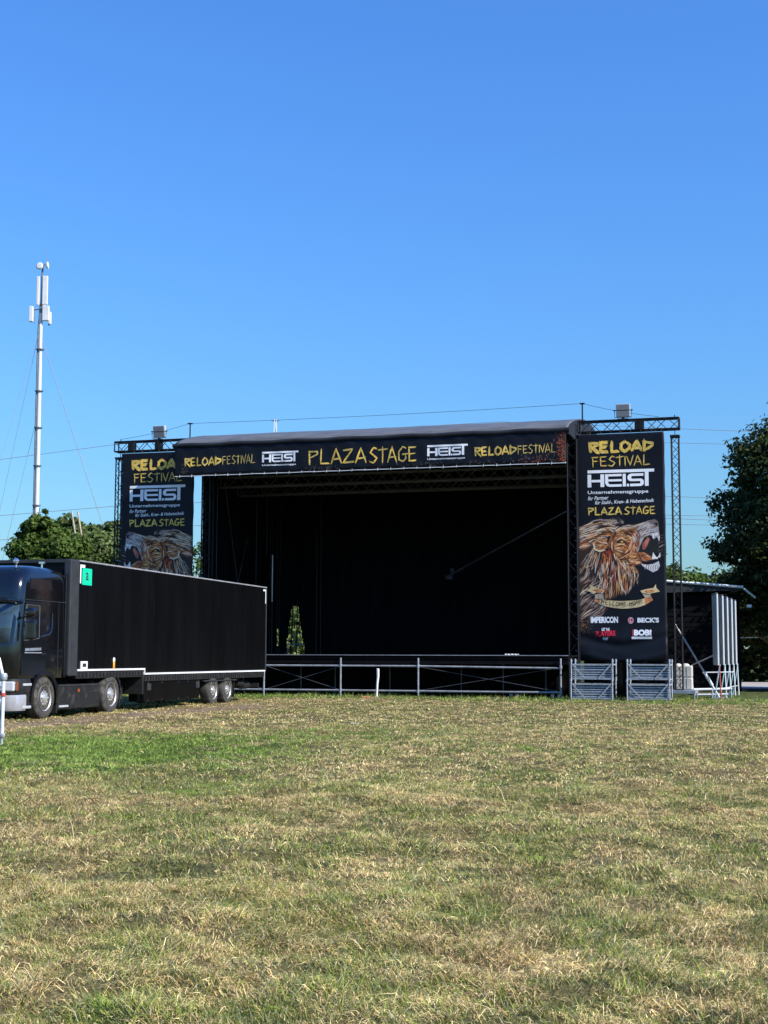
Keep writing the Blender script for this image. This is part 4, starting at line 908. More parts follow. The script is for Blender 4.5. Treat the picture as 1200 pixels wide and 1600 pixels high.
# wheels, arches, skirts, chassis
for x in (-.17, -2.37): wheel(tr, x, 0, .50, .30); wheel(tr, x, 3.55, .50, .30)
for x in (-.48, -2.06):  wheel(tr, x, 3.55, .50, .28)
def arch(y, r0, r1, x0, x1, a0, a1, name, par, m):
    n = 18; b = MB(); poly = [(y + r1 * math.cos(R(a0 + (a1 - a0) * i / n)), .5 + r1 * math.sin(R(a0 + (a1 - a0) * i / n))) for i in range(n + 1)] + [(y + r0 * math.cos(R(a1 - (a1 - a0) * i / n)), .5 + r0 * math.sin(R(a1 - (a1 - a0) * i / n))) for i in range(n + 1)]
    for i in range(n):
        q_ = [poly[i], poly[i + 1], poly[2 * n - i], poly[2 * n + 1 - i]]; b.prism(q_, lambda a, c, h: (h, a, c), x0, x1)
    bm = bmesh.new(); o = b.build(name, m, par); bm.from_mesh(o.data); bmesh.ops.remove_doubles(bm, verts=bm.verts, dist=.0005); bm.to_mesh(o.data); bm.free(); return o
arch(0, .56, .66, -.40, CX1 + .03, -14, 186, 'wheel_arch', tr, 'truck_paint'); arch(0, .56, .66, CX0 - .03, -2.12, -14, 186, 'wheel_arch', tr, 'truck_plastic')
arch(3.55, .56, .60, -.50, -.02, 2, 130, 'wheel_arch', tr, 'truck_plastic'); arch(3.55, .56, .60, -2.5, -2.05, 2, 130, 'wheel_arch', tr, 'truck_plastic')
b = MB(); b.bb(-.36, -.03, .60, .66, .12, .75); b.build('mudflap', 'chassis', tr, bevel=.01)
b = MB(); b.bb(-.45, -.06, 4.15, 4.19, .15, .85); b.build('mudflap', 'chassis', tr, bevel=.01)
for x0, x1 in ((-.5, -.05), (-2.5, -2.05)):
    b = MB(); b.bb(x0, x1, .74, 2.98, .20, .80); s_ = b.build('side_skirt', 'truck_plastic', tr, bevel=.03)
b = MB(); b.bb(-.052, -.03, .74, 2.98, .76, .79); b.bb(-.052, -.036, .74, 2.98, .585, .595); b.build('skirt_trim', 'trailer_grey', tr)
b = MB(); b.bb(-.06, -.025, .76, 1.22, .25, .30); b.build('skirt_step', 'aluminium', tr, bevel=.008)
b = MB(); b.bb(-.05, -.022, 1.70, 1.80, .60, .68); b.build('side_marker', 'marker_orange', tr, bevel=.008)
b = MB(); b.bb(-1.75, -1.65, -1.2, 4.6, .62, .90); b.bb(-.85, -.75, -1.2, 4.6, .62, .90)
for y in (0, 3.55): b.tube((-2.3, y, .5), (-.2, y, .5), .09, 10)
b.bb(-1.8, -.7, 2.7, 3.7, .905, .97); b.bb(-1.7, -.8, -1.0, .6, .45, .95); b.build('chassis_frame', 'chassis', tr)
# mirrors
b = MB(); b.path([(CX1 - .02, -1.18, 2.36), (CX1 + .18, -1.26, 2.39), (CX1 + .28, -1.26, 2.39)], .02, 8); b.build('mirror_arm', 'truck_plastic', tr)
b = MB(); b.box((CX1 + .28, -1.22, 2.08), (.26, .15, .46)); b.build('mirror', 'truck_paint', tr, bevel=.06)
b = MB(); b.box((CX1 + .28, -1.24, 2.49), (.26, .20, .20)); b.build('mirror', 'truck_paint', tr, bevel=.07)
b = MB(); b.box((CX0 - .28, -1.22, 2.08), (.26, .15, .46)); b.build('mirror', 'truck_paint', tr, bevel=.06)
# ---- trailer
te = thing('semi_trailer', 'long black box semi-trailer with green paper sign at its front corner', 'trailer', tw(0, 1.1), TROT)
L0, L1, LS = 0.47, 14.4, 4.42
b = MB(); poly = [(.02, 1.17), (LS + .02, 1.17), (LS + .02, 1.05), (L1, 1.05), (L1, 3.85), (.02, 3.85)]
b.prism(poly, lambda a, c, h: (h, a, c), -2.53, 0.0); box_ = b.build('body', 'trailer_skin', te, bevel=.012)
b = MB()
for i in range(26): y = .9 + i * .53; b.bb(0.0005, .004, y, y + .014, 1.2, 3.8)
b.build('panel_ribs', 'trailer_skin', te)
b = MB(); b.bb(-.18, .012, .0, L0, 1.0, 3.875); b.build('corner_post', 'trailer_grey', te, bevel=.03)
b = MB(); b.bb(-2.55, -2.37, .0, L0, 1.0, 3.875); b.build('corner_post', 'trailer_grey', te, bevel=.03)
b = MB(); b.bb(-.05, .014, L0, L1, 3.84, 3.878); b.build('top_rail', 'rail_galvanised', te, bevel=.006)
b = MB(); b.bb(-2.37, -.18, -.012, .03, 3.79, 3.872); b.build('front_rail', 'trailer_grey', te, bevel=.006)
b = MB(); b.bb(-.06, .014, L1 - .07, L1 + .015, 1.0, 3.85); b.build('rear_post', 'trailer_grey', te, bevel=.01)
b = MB(); b.bb(-.1, .018, L0, LS + .02, 1.12, 1.165); b.bb(-.1, .018, LS + .02, LS + .055, .99, 1.165); b.bb(-.1, .018, LS + .055, L1 - .1, .99, 1.035); b.build('white_rail', 'white_trim', te)
b = MB(); b.bb(-2.53, -.015, L0, LS, .93, 1.118); b.bb(-2.53, -.015, LS, L1 - .1, .80, .985); b.bb(-2.53, -.02, LS - .03, LS + .06, .45, .93)
b.build('floor_frame', 'chassis', te, bevel=.01)
b = MB()
for i in range(70):
    y = .6 + i * .195
    if y > L1 - .2: break
    z = .86 if y > LS else .99; b.bb(-.012, .004, y, y + .05, z - .02, z + .085)
b.build('curtain_hooks', 'truck_plastic', te)
b = MB(); b.bb(-.5, -.03, LS + .12, 8.55, .24, .79); b.build('side_box', 'trailer_skin', te, bevel=.02)
b = MB()
for y in (4.75, 5.7, 6.9, 7.6, 8.4): b.bb(-.03, -.018, y, y + .05, .26, .30); b.bb(-.03, -.018, y, y + .05, .74, .78)
b.build('box_latches', 'trailer_grey', te)
for y in (4.72, 8.25):
    b = MB(); b.bb(-.03, -.016, y, y + .26, .55, .74); b.build('hatch_label', 'trailer_grey', te, bevel=.01)
for y in (9.65, 10.87):
    for x in (-.17, -2.36): wheel(te, x, y, .44, .30)
b = MB(); b.bb(-.48, .01, 8.85, 11.62, .905 - .18, .945 - .18); b.build('mudguard', 'trailer_grey', te, bevel=.01)
b = MB(); b.bb(-.45, -.05, 11.5, 11.54, .2, .75); b.build('mudflap', 'chassis', te)
b = MB(); b.bb(-1.75, -1.65, LS, 13.9, .5, .80); b.bb(-.85, -.75, LS, 13.9, .5, .80)
for y in (9.65, 10.87): b.tube((-2.3, y, .44), (-.2, y, .44), .08, 10)
b.build('chassis_frame', 'chassis', te)
for x in (-.55, -1.95):
    b = MB(); b.bb(x - .07, x + .07, 3.32, 3.46, .28, .93); b.bb(x - .14, x + .14, 3.27, 3.51, .12, .15); b.bb(x - .05, x + .05, 3.34, 3.44, .14, .3); b.build('landing_leg', 'chassis', te, bevel=.01)
b = MB(); b.bb(-.62, -.35, 3.6, 3.75, .3, .75); b.bb(-.62, -.4, 3.85, 3.97, .3, .7); b.build('tool_case', 'truck_plastic', te, bevel=.03)
b = MB(); b.bb(-2.4, -.1, 13.9, 14.0, .45, .60); b.tube((-.4, 13.0, .55), (-.4, 13.6, .55), .14, 12); b.tube((-.3, 12.3, .62), (-.3, 12.8, .62), .10, 12); b.build('underride_bar', 'chassis', te)
for y0, y1, zz in ((.50, .56, 1), (.56, .76, 0)):
    b = MB(); b.bb(.0015, .006, y0, y1, 3.30 if zz else 3.70, 3.77); b.build('corner_mark', 'white_paint', te)
for a in ((14.28, 14.335, 3.30, 3.72), (14.06, 14.335, 3.725, 3.785)):
    b = MB(); b.bb(.0015, .006, *a); b.build('corner_mark', 'white_paint', te)
b = MB(); b.bb(.0075, .014, .60, 1.13, 3.27, 3.69); sg = b.build('paper_sign', 'green_paper', te)
p = Print(lambda u, z: 0.0, 0.0); p.text('a', 0, .15, 0, .20, 0, .01)
lt = MB(); lt.v = [(.0165, .79 + a, 3.39 + c) for a, _, c in p.b.v]; lt.f = p.b.f; lt.mi = p.b.mi; lt.build('letter', 'ink_print', sg, fix=False)
b = MB(); b.bb(.0015, .03, .62, .98, 1.17, 1.36); b.build('white_label', 'white_paint', te, bevel=.004)
b = MB(); b.bb(.031, .034, .70, .90, 1.22, 1.31); b.build('label_panel', 'trailer_grey', te)
t = thing('drinks_can', 'orange and white can standing on the white rail along the black trailer', 'can', tw(-0.035, 3.64, 1.166), TROT)
b = MB(); b.bb(-.05, .055, -.06, .06, -.003, .003); b.lathe([(.05, 0), (.062, .02), (.062, .20), (.05, .215)], (0, 0, .002), 'z', 20); b.build('body', 'orange_plastic', t, smooth=True)
b = MB(); b.lathe([(.063, 0), (.063, .075), (.045, .09), (.001, .092)], (0, 0, .20), 'z', 20); b.build('top', 'white_paint', t, smooth=True)

# ------------------------------------------------------------------ stacked metal stillages in front of the right banner
def stillage(loc, label):
    t = thing('metal_stillage', label, 'rack', loc, SROT, 'galvanised stillages stacked before the right banner')
    W_, D_, H_ = 1.44, .95, .68
    for x, y in ((0, 0), (W_, 0), (0, D_), (W_, D_)):
        b = MB(); b.tube((x, y, .0), (x, y, H_ + .09), .030, 8); b.tube((x, y, H_ - .01), (x, y, H_ + .045), .042, 8); b.build('post', 'galvanised', t, smooth=True)
    b = MB()
    for y in (0, D_): b.bb(.03, W_ - .03, y - .018, y + .018, .055, .10); b.bb(.03, W_ - .03, y - .018, y + .018, H_ - .13, H_ - .085)
    for x in (0, W_): b.bb(x - .018, x + .018, .03, D_ - .03, .055, .10); b.bb(x - .018, x + .018, .03, D_ - .03, H_ - .13, H_ - .085)
    b.build('rails', 'galvanised', t)
    for y in (-.021,):
        for x0, x1 in ((.05, .50), (W_ - .05, W_ - .50)):
            b = MB(); p0, p1 = Vector((x0, y, H_ - .11)), Vector((x1, y, .08)); c_ = (p0 + p1) / 2; d = p1 - p0
            b.box(c_, (.045, .014, d.length), rot=Matrix.Rotation(math.atan2(d.x, d.z), 3, 'Y')); b.build('diagonal', 'galvanised', t)
    rr = random.Random(label)
    for k in range(6):
        z = .115 + k * .083; o_ = rr.uniform(-.012, .012)
        b = MB(); b.bb(.05, W_ - .05, .03 + o_, .55 + o_, z, z + .052); b.build('stored_panel', 'slat_galvanised', t, bevel=.006)
    return t
for s_, n_ in ((7.53, 'left'), (9.48, 'right')):
    stillage(sw(s_, -2.32, 0.0), 'galvanised stillage at the bottom of the %s stack before the right banner' % n_)
    stillage(sw(s_ + .012, -2.31, .682), 'galvanised stillage on top of the %s stack before the right banner' % n_)
# ------------------------------------------------------------------ small things at the stage
t = thing('white_stake', 'white crooked stake standing in the grass before the stage', 'stake', (-.25, 50.95, 0))
b = MB(); b.path([(.0, 0, -.02), (.02, 0, .3), (.03, 0, .55), (.055, 0, .8), (.05, 0, 1.06), (.05, 0, 1.08)], .05, 10, 0, [.044, .038, .042, .048, .056, .03]); b.build('sleeve', 'white_paint', t, smooth=True)
b = MB(); b.box((.0, 0, .05), (.14, .12, .10)); b.build('foot', 'pole_wood', t, bevel=.02)
b = MB(); vs = [(x * .035 + .02 * math.sin(y * 3), y * .04, .04 * abs(math.sin(x * 1.3 + y * 2)) + .02) for y in range(-2, 3) for x in range(-4, 5)]
b.add(vs, [(j * 9 + i, j * 9 + i + 1, j * 9 + i + 10, j * 9 + i + 9) for j in range(4) for i in range(8)]); o = b.build('litter', 'orange_litter', None, fix=False, loc=(-.60, 50.9, 0.03)); md = o.modifiers.new('s', 'SOLIDIFY'); md.thickness = .01
tag(o, 'crumpled orange plastic lying at the foot of the white stake', 'litter')
b = MB(); vs = [(x * .018, y * .02, .01 * abs(math.sin(x * 1.9 + y * 1.3)) + .02) for y in range(-2, 3) for x in range(-5, 6)]
b.add(vs, [(j * 11 + i, j * 11 + i + 1, j * 11 + i + 12, j * 11 + i + 11) for j in range(4) for i in range(10)]); o = b.build('paper_scrap', 'white_paint', None, fix=False, loc=(-.62, 31.2, .02)); md = o.modifiers.new('s', 'SOLIDIFY'); md.thickness = .004
tag(o, 'small pale paper scrap lying alone in the middle of the dry grass', 'litter')
b = MB(); vs = [(x * .05, y * .05, .045 * abs(math.sin(x * 1.9 + y * 1.3)) + .01) for y in range(-2, 3) for x in range(-5, 6)]
b.add(vs, [(j * 11 + i, j * 11 + i + 1, j * 11 + i + 12, j * 11 + i + 11) for j in range(4) for i in range(10)]); o = b.build('rag', 'white_paint', None, fix=False, loc=sw(5.2, -1.15, 1.565)); md = o.modifiers.new('s', 'SOLIDIFY'); md.thickness = .01
tag(o, 'crumpled white cloth left on the front edge of the stage', 'cloth')
for i, (px, d, z, lab) in enumerate(((4.85, .4, .19, 'leftmost of four white cups on the ground below the stage'), (5.08, .4, .19, 'second from left of four white cups on the ground below the stage'), (6.43, .3, .17, 'third from left of four white cups on the ground below the stage'), (6.68, .3, .17, 'rightmost of four white cups on the ground below the stage'))):
    b = MB(); b.lathe([(.05, 0), (.07, .12), (.075, .13), (.066, .13), (.045, .012)], (0, 0, 0), 'z', 14); o = b.build('paper_cup', 'white_paint', None, smooth=True, loc=sw(px, d, .0)); tag(o, lab, 'cup', 'white cups below the stage')
t = thing('diagonal_prop', 'long grey prop leaning from the right truss tower down to the grass', 'pole', (0, 0, 0))
b = MB(); b.tube((10.66, 51.75, 2.75), (11.72, 51.75, .98), .035, 8); b.build('tube', 'rail_galvanised', t, smooth=True)
b = MB(); b.tube((11.72, 51.75, .98), (12.0, 51.75, .50), .055, 10); b.tube((12.0, 51.75, .5), (12.25, 51.75, .08), .03, 8); b.build('white_sleeve', 'white_trim', t, smooth=True)
b = MB(); b.box((12.27, 51.75, .06), (.3, .25, .05)); b.build('foot', 'platform_grey', t)
t = thing('base_rail_frame', 'low pale tube frame on the grass between the cream blocks and white boards', 'frame', (11.6, 52.6, 0))
b = MB(); b.tube((-.1, 0, .33), (1.35, .1, .36), .045, 8); b.build('top_tube', 'white_trim', t)
b = MB(); b.tube((-.1, 0, .14), (1.35, .1, .16), .04, 8); b.build('lower_tube', 'galvanised', t)
for x in (-.08, .6, 1.3):
    b = MB(); b.tube((x, .03, 0), (x, .03, .38), .03, 8); b.build('leg', 'galvanised', t)
b = MB(); b.tube((.25, .0, .96), (1.45, .05, .98), .022, 6); b.build('hand_rail', 'white_trim', t)
b = MB(); b.tube((-.15, .05, 1.22), (.75, .1, 1.62), .028, 6); b.build('stay', 'grey_steel', t)
# white columns on tube legs
def white_column(loc, label, first=False):
    t = thing('upright_board', label, 'board', loc, R(-4), 'white boards on tube legs right of the stage')
    b = MB(); b.bb(-.028, .028, -.5, .5, 1.24, 3.80); b.build('shell', 'board_side_shaded', t, bevel=.012)
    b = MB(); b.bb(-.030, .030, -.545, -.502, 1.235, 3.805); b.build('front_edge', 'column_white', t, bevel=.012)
    b = MB()
    for k in range(3): b.bb(-.036, -.0285, -.40 + .3 * k, -.22 + .3 * k, 1.3, 3.74)
    b.build('side_ribs', 'board_side_shaded', t, bevel=.002)
    b = MB(); b.bb(-.04, .04, -.46, .46, 3.803, 3.86); b.build('cap', 'grey_steel', t, bevel=.01)
    for k, (x0, x1) in enumerate(((.10, .14), (.12, -.10))):
        b = MB(); b.tube((x0, -.1, 1.27), (x1, -.1, 0), .025, 8); b.build('leg', 'red_plastic' if first and k == 0 else 'teal_paint' if k else 'white_trim', t, smooth=True)
    b = MB(); b.tube((x1, -.1, .35), (.14, -.1, .38), .022, 6); b.build('cross_tube', 'white_trim', t)
    return t
names = ['nearest and leftmost', 'second', 'third', 'fourth', 'farthest and rightmost']
for i in range(5):
    y = 51.6 + i * 1.55; x = [12.12, 12.69, 13.24, 13.79, 14.32][i]
    white_column((x, y, 0), '%s tall white board of the row on tube legs beside the dark shed' % names[i].capitalize(), i == 0)

# ------------------------------------------------------------------ dark shed
t = thing('dark_shed', 'low black timber shed with pale sloping roof edge behind the white boards', 'shed', (14.0, 64.0, 0), R(-1))
b = MB(); b.bb(-2.6, 2.15, 0, 6, 0, 4.35); b.build('wall', 'shed_wood', t)
b = MB()
for k in range(18): b.bb(-2.6, 2.15, -.025, -.003, .08 + k * .235, .08 + k * .235 + .20)
b.build('cladding', 'shed_wood', t)
b = MB(); poly = [(-2.9, 5.05), (2.2, 4.66), (2.2, 4.55), (-2.9, 4.36)]; b.prism(poly, lambda a, c, h: (a, h, c), -.45, 6.3); rf = b.build('roof', 'roof_edge', t)
b = MB(); b.tube((-2.9, -.50, 5.07), (2.2, -.50, 4.68), .065, 6); b.build('edge_strip', 'white_paint', rf)
b = MB(); b.tube((2.22, -.50, 4.62), (2.75, -.48, 4.2), .045, 6); b.build('gutter', 'white_trim', rf)
b = MB(); b.bb(2.4, 2.62, -.3, -.15, 3.78, 3.9); b.build('lamp', 'white_trim', t)
# ------------------------------------------------------------------ scaffold piece at the left edge
t = thing('scaffold_post', 'white scaffold post with red ring and slanted tube at the left edge', 'post', (-6.43, 24.0, 0))
b = MB(); b.tube((0, 0, .16), (0, 0, 1.16), .032, 12); b.build('post', 'white_trim', t, smooth=True)
b = MB(); b.tube((0, 0, .81), (0, 0, .87), .045, 12); b.build('ring', 'red_plastic', t)
b = MB(); b.tube((0, 0, .0), (0, 0, .3), .022, 8); b.lathe([(.05, 0), (.06, .02), (.06, .05), (.04, .07)], (0, 0, .13), 'z', 12); b.bb(-.07, .07, -.07, .07, 0, .012); b.build('base_jack', 'galvanised', t, smooth=True)
b = MB(); b.lathe([(.05, -.06), (.062, -.04), (.062, .04), (.05, .06)], (0, 0, 1.14), 'z', 12); b.tube((-.12, 0, 1.08), (.06, 0, 1.16), .028, 8); b.build('coupler', 'galvanised', t, smooth=True)
b = MB(); b.tube((-.02, 0, 1.17), (-.10, .02, 1.46), .030, 10); b.tube((-.10, .02, 1.46), (-.7, .05, 1.62), .030, 10); b.build('slanted_tube', 'white_trim', t, smooth=True)
b = MB(); b.tube((-.02, 0, 1.10), (-1.4, .1, .96), .028, 10); b.tube((-1.4, .1, 0), (-1.4, .1, 1.6), .03, 10); b.build('rail', 'white_trim', t, smooth=True)

# ------------------------------------------------------------------ telecom mast
t = thing('telecom_mast', 'tall white telecom mast with panel aerials and guy wires behind the trees', 'mast', (-26.08, 105, 0)); t.rotation_euler = (0, R(-.38), 0); t.location.x = -25.96
b = MB(); b.tube((0, 0, 0), (0, 0, 27.4), .20, 16, r1=.14); b.build('pole', 'mast_white', t, smooth=True)
b = MB(); b.path([(-.22, -.05, 0), (-.20, -.05, 20), (-.16, -.05, 26), (-.05, 0, 28.2)], .07, 6); b.build('feeder_cable', 'mast_grey', t)
b = MB(); b.tube((0, 0, 27.4), (.05, 0, 31.0), .09, 10, r1=.07); b.tube((.05, 0, 31), (.2, 0, 31.25), .05, 6); b.build('head_pole', 'mast_grey', t)
for z in (9.5, 12.7, 15.7, 18.6, 21.4, 24.6):
    b = MB(); b.lathe([(.21, -.05), (.30, -.04), (.30, .04), (.21, .05)], (0, 0, z), 'z', 16); b.bb(-.33, .28, -.05, .05, z - .04, z + .04); b.build('flange', 'mast_grey', t)
b = MB(); b.box((-.23, -.15, 29.1), (.25, .16, 2.25)); b.build('panel_aerial', 'mast_white', t, bevel=.05)
b = MB(); b.box((.30, -.1, 29.15), (.42, .18, 2.25)); b.build('panel_aerial', 'mast_white', t, bevel=.05)
b = MB(); b.box((0.05, .4, 29.1), (.3, .16, 2.2)); b.build('panel_aerial', 'mast_white', t, bevel=.05)
b = MB(); b.box((.41, -.15, 27.35), (.50, .3, 1.15)); b.build('radio_unit', 'mast_white', t, bevel=.04)
b = MB(); b.box((.70, -.05, 27.0), (.2, .3, .95)); b.build('radio_unit', 'mast_white', t, bevel=.04)
b = MB(); b.box((-.70, -.15, 27.3), (.32, .3, 1.2)); b.build('radio_unit', 'mast_white', t, bevel=.05)
b = MB(); b.tube((-.6, -.05, 27.65), (.3, -.05, 27.75), .05, 6); b.tube((-.45, -.05, 26.6), (-.45, -.05, 27.68), .035, 6); b.build('bracket', 'mast_grey', t)
b = MB(); b.tube((.6, 0, 26.45), (.6, 0, 26.8), .05, 6); b.build('cable_gland', 'mast_grey', t)
for x in (-.15, .5):
    b = MB(); b.lathe([(.26, 0), (.28, -.06), (.20, -.16), (.001, -.17)], (x, -.1, 31.05 + .1 * x), 'x' if x > 0 else 'y', 18); b.build('dish', 'mast_white', t, smooth=True)
b = MB(); b.tube((.32, 0, 31.2), (.36, 0, 32.6), .018, 5); b.build('whip_aerial', 'wire_grey', t)
for x, y, z in ((-4.6, 4, 26.6), (-3.9, -3, 26.4), (-3.2, 1, 20), (6.4, -3, 25.8), (5.2, 4, 25.6)):
    b = MB(); b.tube((0, 0, z), (x * 1.5, y * 1.5, 0), .013, 5); b.build('guy_wire', 'wire_grey', t)
# far lattice mast tip, overhead lines
t = thing('lattice_mast', 'far pale lattice mast whose tip rises over the stage roof', 'mast', (-14.1, 180, 0))
b = MB()
for sx_, sy_ in ((-1, -1), (1, -1), (1, 1), (-1, 1)): b.tube((sx_ * 1.2, sy_ * 1.2, 0), (sx_ * .12, sy_ * .12, 32), .05, 5)
for k in range(16):
    z0, z1 = k * 2, k * 2 + 2; r0, r1_ = 1.2 - 1.08 * z0 / 32, 1.2 - 1.08 * z1 / 32
    b.tube((-r0, -r0, z0), (r1_, -r1_, z1), .03, 4); b.tube((r0, -r0, z0), (-r1_, -r1_, z1), .03, 4); b.tube((r0, r0, z0), (r1_, -r1_, z1), .03, 4)
b.build('lattice', 'mast_white', t); b = MB(); b.tube((-.5, 0, 31.8), (.5, 0, 31.8), .05, 5); b.tube((-1.6, 0, 28.5), (-1.6, 0, 30.2), .04, 5); b.build('cross_arm', 'mast_grey', t)
for k, (zl, zr, yy, lab) in enumerate(((18.26, 21.1, 120, 'highest overhead line crossing behind the mast and stage'), (13.4, 15.2, 120, 'upper of the two low overhead lines crossing behind the left trees'), (11.4, 13.4, 121, 'lower of the two low overhead lines crossing behind the left trees'))):
    cable('overhead_line', [(-60, yy, zl - (27 * (zr - zl) / 10 * .5)), (-33, yy, zl), (-23, yy, zl + (zr - zl) * .48), (10, yy, zr + .6), (60, yy, zr - 1.2)], .022, lab, 'wire_grey', 'cable', 'overhead lines behind the stage')
for k, (z, lab) in enumerate(((20.5, 'upper cable crossing the sky between the truss tower and the right tree'), (14.1, 'middle cable crossing the sky between the truss tower and the right tree'), (13.3, 'low cable crossing the sky between the truss tower and the right tree'))):
    cable('overhead_line', [(8, 126, z * 1.04), (70, 126, z * 1.0)], .022, lab, 'wire_grey', 'cable', 'cables right of the stage', sag=.3)

# ------------------------------------------------------------------ trees
def leaf_cloud(blobs, n, size, cols, seed, flat=.75, clump=.36, parent=None, name='crown', up=.55):
    r = np.random.default_rng(seed); bl = np.array(blobs, float); vol = bl[:, 3] ** 2.3; pr = vol / vol.sum()
    nc = max(20, int(n / 42)); bi = r.choice(len(bl), nc, p=pr)
    d = r.normal(size=(nc, 3)); d /= np.linalg.norm(d, axis=1)[:, None]; d[:, 2] = np.where(d[:, 2] < -.55, -d[:, 2] * .6, d[:, 2])
    rad = bl[bi, 3] * (0.45 + 0.60 * r.random(nc) ** .6)
    cc = bl[bi, :3] + d * rad[:, None] * np.array([1, 1, flat if flat else 1]); cr = bl[bi, 3] * clump * r.uniform(.5, 1.15, nc)
    cb = r.uniform(.75, 1.25, nc); ch = r.random(nc)
    k = r.integers(0, nc, n); q = r.normal(size=(n, 3)); q /= np.linalg.norm(q, axis=1)[:, None]; q *= (cr[k] * r.random(n) ** .45)[:, None]; q[:, 2] *= .7
    p = cc[k] + q
    nrm = q / (np.linalg.norm(q, axis=1)[:, None] + 1e-6) * .5 + d[k] * .45 + r.normal(size=(n, 3)) * .6 + np.array([0, 0, up]); nrm /= np.linalg.norm(nrm, axis=1)[:, None]
    t = np.cross(nrm, r.normal(size=(n, 3))); t /= np.linalg.norm(t, axis=1)[:, None]; bt = np.cross(nrm, t)
    s = size * r.uniform(.6, 1.4, n)[:, None]
    v = np.stack([p - t * s, p - bt * s * .55 + nrm * s * .12, p + t * s, p + bt * s * .55 + nrm * s * .12], 1)
    c0, c1 = np.array(cols[0]), np.array(cols[1]); m = (ch[k] * .6 + r.random(n) * .4)[:, None]
    c = (c0 * (1 - m) + c1 * m) * (cb[k] * r.uniform(.85, 1.15, n))[:, None]
    return np_mesh(name, v.reshape(-1, 3), np.arange(n * 4).reshape(-1, 4), None, np.repeat(c, 4, 0), 'leaf', parent)
def tree(loc, blobs, n, size, cols, seed, label, trunk_r=.25, group=None, cat='tree', name='tree', **kw):
    t = thing(name, label, cat, loc, 0, group); r = random.Random(seed)
    top = max(bb[2] for bb in blobs); b = MB()
    b.path([(0, 0, -.1), (.05, .02, top * .25), (-.05, .05, top * .5), (.05, 0, top * .8)], trunk_r, 9, 0, [trunk_r * 1.3, trunk_r, trunk_r * .75, trunk_r * .3])
    for (x, y, z, rr_) in blobs:
        h = min(z * .55, top * .55) * r.uniform(.7, 1.1)
        b.path([(0, 0, h), (x * .45, y * .45, h + (z - h) * .55), (x * .95, y * .95, z + .1)], .1, 6, 0, [trunk_r * .5, trunk_r * .3, trunk_r * .1])
    b.build('trunk', 'bark', t, smooth=True)
    leaf_cloud(blobs, n, size, cols, seed, parent=t, **kw); return t
G1 = ((.046, .088, .015), (.125, .175, .032)); G2 = ((.075, .120, .030), (.165, .21, .066)); G3 = ((.024, .036, .009), (.070, .086, .020)); G4 = ((.12, .17, .035), (.30, .35, .11))
tree((-19.3, 78, 0), [(0, 0, 8.6, .9), (.05, .2, 9.6, .42), (-.2, 0, 7.2, 1.25), (1.5, -.4, 6.9, 1.5), (-.45, .3, 8.0, .7), (.4, -.6, 5.4, 1.9), (2.4, .3, 5.0, 1.8), (-.3, 0, 4.8, 1.35), (1.0, .2, 8.0, .9), (2.0, -.3, 7.3, 1.1)], 42000, .12, G1, 31, 'deep green tree with pointed top left of the stage, before the mast', .22, up=.35)
tree((-16.1, 83, 0), [(-2.4, -.6, 9.0, .9), (-2.2, -1.2, 8.0, 1.2), (-1.0, -.8, 7.4, 1.7), (0, 0, 7.9, 1.6), (1.2, .3, 7.0, 1.6), (-1.2, 0, 8.7, 1.0), (.3, 0, 8.9, .9), (2.0, 0, 5.8, 1.5), (-2.0, .2, 5.2, 2.0), (.4, -.4, 4.4, 2.4)], 40000, .125, G2, 32, 'pale green rounded tree close to the left truss tower', .2, up=.35)
tree((-24.2, 84, 0), [(0, 0, 5.4, 1.7), (1.5, 0, 4.6, 1.6), (-1.6, .3, 4.6, 1.7), (1.9, 0, 6.2, .7), (0, 0, 3.0, 2)], 14000, .14, G1, 33, 'low green tree at the far left edge behind the truck', .16)
for x, lab in ((-16.75-.95, 'left of two pale wooden poles rising from the left trees'), (-17.35, 'right of two pale wooden poles rising from the left trees')):
    b = MB(); b.tube((1.5, 0, 0), (-.25, 0, 9.75), .06, 8, r1=.05); o = b.build('wooden_pole', 'pole_wood', None, smooth=True, loc=(x, 80.5, 0)); tag(o, lab, 'pole', 'wooden poles in the left trees')
for i, (x, y, h, lab) in enumerate(((-11.6, 90, 9.2, 'green tree seen through the slit right of the left banner'), (-6.8, 84, 6.8, 'bright green bush seen through the parted back cloth of the stage'), (-4.6, 86, 6.4, 'bush behind the stage, right of the one in the parted cloth'), (-9.3, 86, 6.0, 'bush behind the stage, left of the one in the parted cloth'))):
    k = h / 5
    tree((x, y, 0), [(0, 0, 3.6 * k, 1.4 * k), (1.2 * k, 0, 2.4 * k, 1.4 * k), (-1.2 * k, .3, 2.6 * k, 1.3 * k), (.2, -.3, 1.4 * k, 1.6 * k)], 7000, .15, G4 if i else G1, 40 + i, lab, .12 * k, 'trees behind the stage')
tree((15.0, 82, 0), [(0, 0, 6.3, 1.8), (2.0, 0, 5.6, 1.6), (-1.6, 0, 5.9, 1.5), (3.6, .3, 4.8, 1.5), (.6, -.5, 4.0, 2.4), (-.4, 0, 7.4, .8)], 16000, .14, G1, 51, 'sunlit green tree behind the dark shed, left of the big tree', .2)
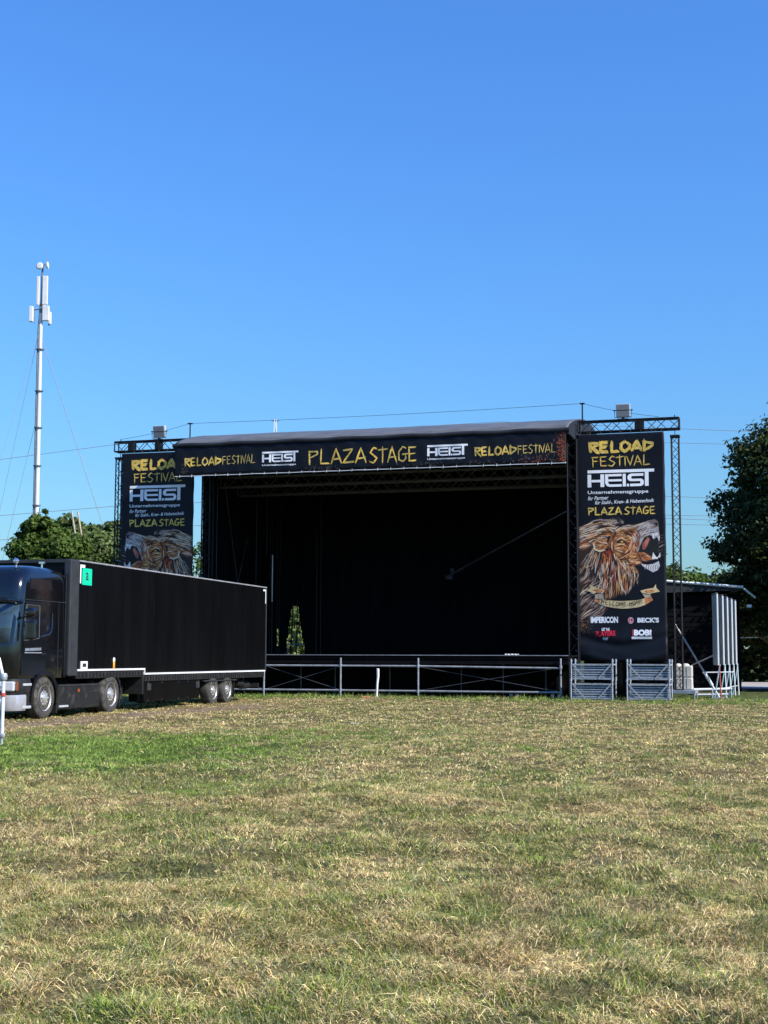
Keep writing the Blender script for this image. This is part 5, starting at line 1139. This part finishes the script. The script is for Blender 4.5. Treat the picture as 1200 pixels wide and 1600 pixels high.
tree((21.5, 66, 0), [(0.3, 0, 11.9, 3.3), (-2.6, -.4, 10.6, 2.5), (-4.2, 0, 8.4, 1.8), (-4.7, .4, 6.4, 1.6), (-3.4, -1.6, 7.2, 2.5), (-4.2, -.3, 4.6, 1.7), (-1.8, -2.2, 9.2, 2.8), (-1.5, -2.4, 5.6, 2.8), (2.8, -.5, 10.6, 3.0), (3.5, 0, 7, 3.0), (.5, 2.2, 8, 3.6), (.2, -2.8, 7.2, 2.6), (-2.4, -.2, 11.9, 1.2), (-4.6, .3, 9.6, .8), (-3.4, .3, 3.2, 1.4), (-1.0, -1, 3.4, 2.0)], 120000, .115, G3, 61, 'tall dark leafy tree at the right edge behind the shed', .42, up=.45)
tree((30.0, 61, 0), [(0, 0, 12.5, 4.2), (3, 0, 9, 4), (-3.0, 0, 9.6, 3.4), (0, -2, 6.5, 4), (-3.2, .6, 6.2, 3.2)], 40000, .2, G3, 62, 'unseen tall dark tree added beyond the right edge to shade the big tree', .45)  # added outside the view so that its shadow darkens the big tree
def hedge(x0, x1, y, h, dp, n, seed, label, cols=G3):
    t = thing('hedge', label, 'hedge', (0, 0, 0)); r = random.Random(seed); bl = []
    x = x0
    while x < x1: bl.append((x, y + r.uniform(-.3, .3), h * r.uniform(.22, .34), h * .34)); bl.append((x + .3, y + r.uniform(-.2, .3), h * r.uniform(.62, .74), h * .30)); bl.append((x + .1, y, h * .14, h * .24)); x += h * .30
    leaf_cloud(bl, n, .13, cols, seed, parent=t, name='foliage', flat=1.0)
    b = MB(); x = x0
    while x < x1: b.tube((x, y, 0), (x + r.uniform(-.2, .2), y, h * .8), .03, 5); x += .9
    b.build('stems', 'bark', t); return t
tree((25.5, 88, 0), [(0, 0, 7, 3.0), (-3, 0, 5.4, 2.6), (3, 0, 5.4, 2.8), (-4.4, .4, 3.6, 1.8), (-1.2, -.5, 3.4, 2.2), (2.4, 0, 3.2, 2.4)], 40000, .14, G3, 63, 'dark low tree beyond the pale road, behind the hedge', .25)
hedge(15, 46, 89.5, 3.0, 1.2, 60000, 71, 'dark clipped hedge beyond the pale road at right')
cable('rope_line', [(16.5, 88.2, 2.83), (25, 88.2, 2.85), (34, 88.2, 2.83)], .045, 'pale turquoise rope strung along the dark hedge', 'teal_paint', 'rope', sag=.08)
# far wood closing the view behind everything
def wood(name, label, spec, n, seed):
    bl = []; r = random.Random(seed)
    for x0, x1, y, h in spec:
        x = x0
        while x < x1: rr_ = h * r.uniform(.22, .34); bl.append((x, y + r.uniform(-3, 3), h * r.uniform(.35, .72), rr_)); bl.append((x + 1, y + r.uniform(-3, 3), h * .22, rr_)); x += rr_ * .9
    o = leaf_cloud(bl, n, .42, G3 if 'dark' in label else G1, seed, name=name, flat=.9); o['kind'] = 'stuff'; return tag(o, label, 'wood')
wood('far_wood', 'dark wood far behind the hedge at the right', [(26, 95, 125, 11)], 16000, 81)
wood('far_wood', 'low green wood far behind the truck at the left', [(-120, -40, 150, 8), (-40, 20, 160, 4.5)], 26000, 82)
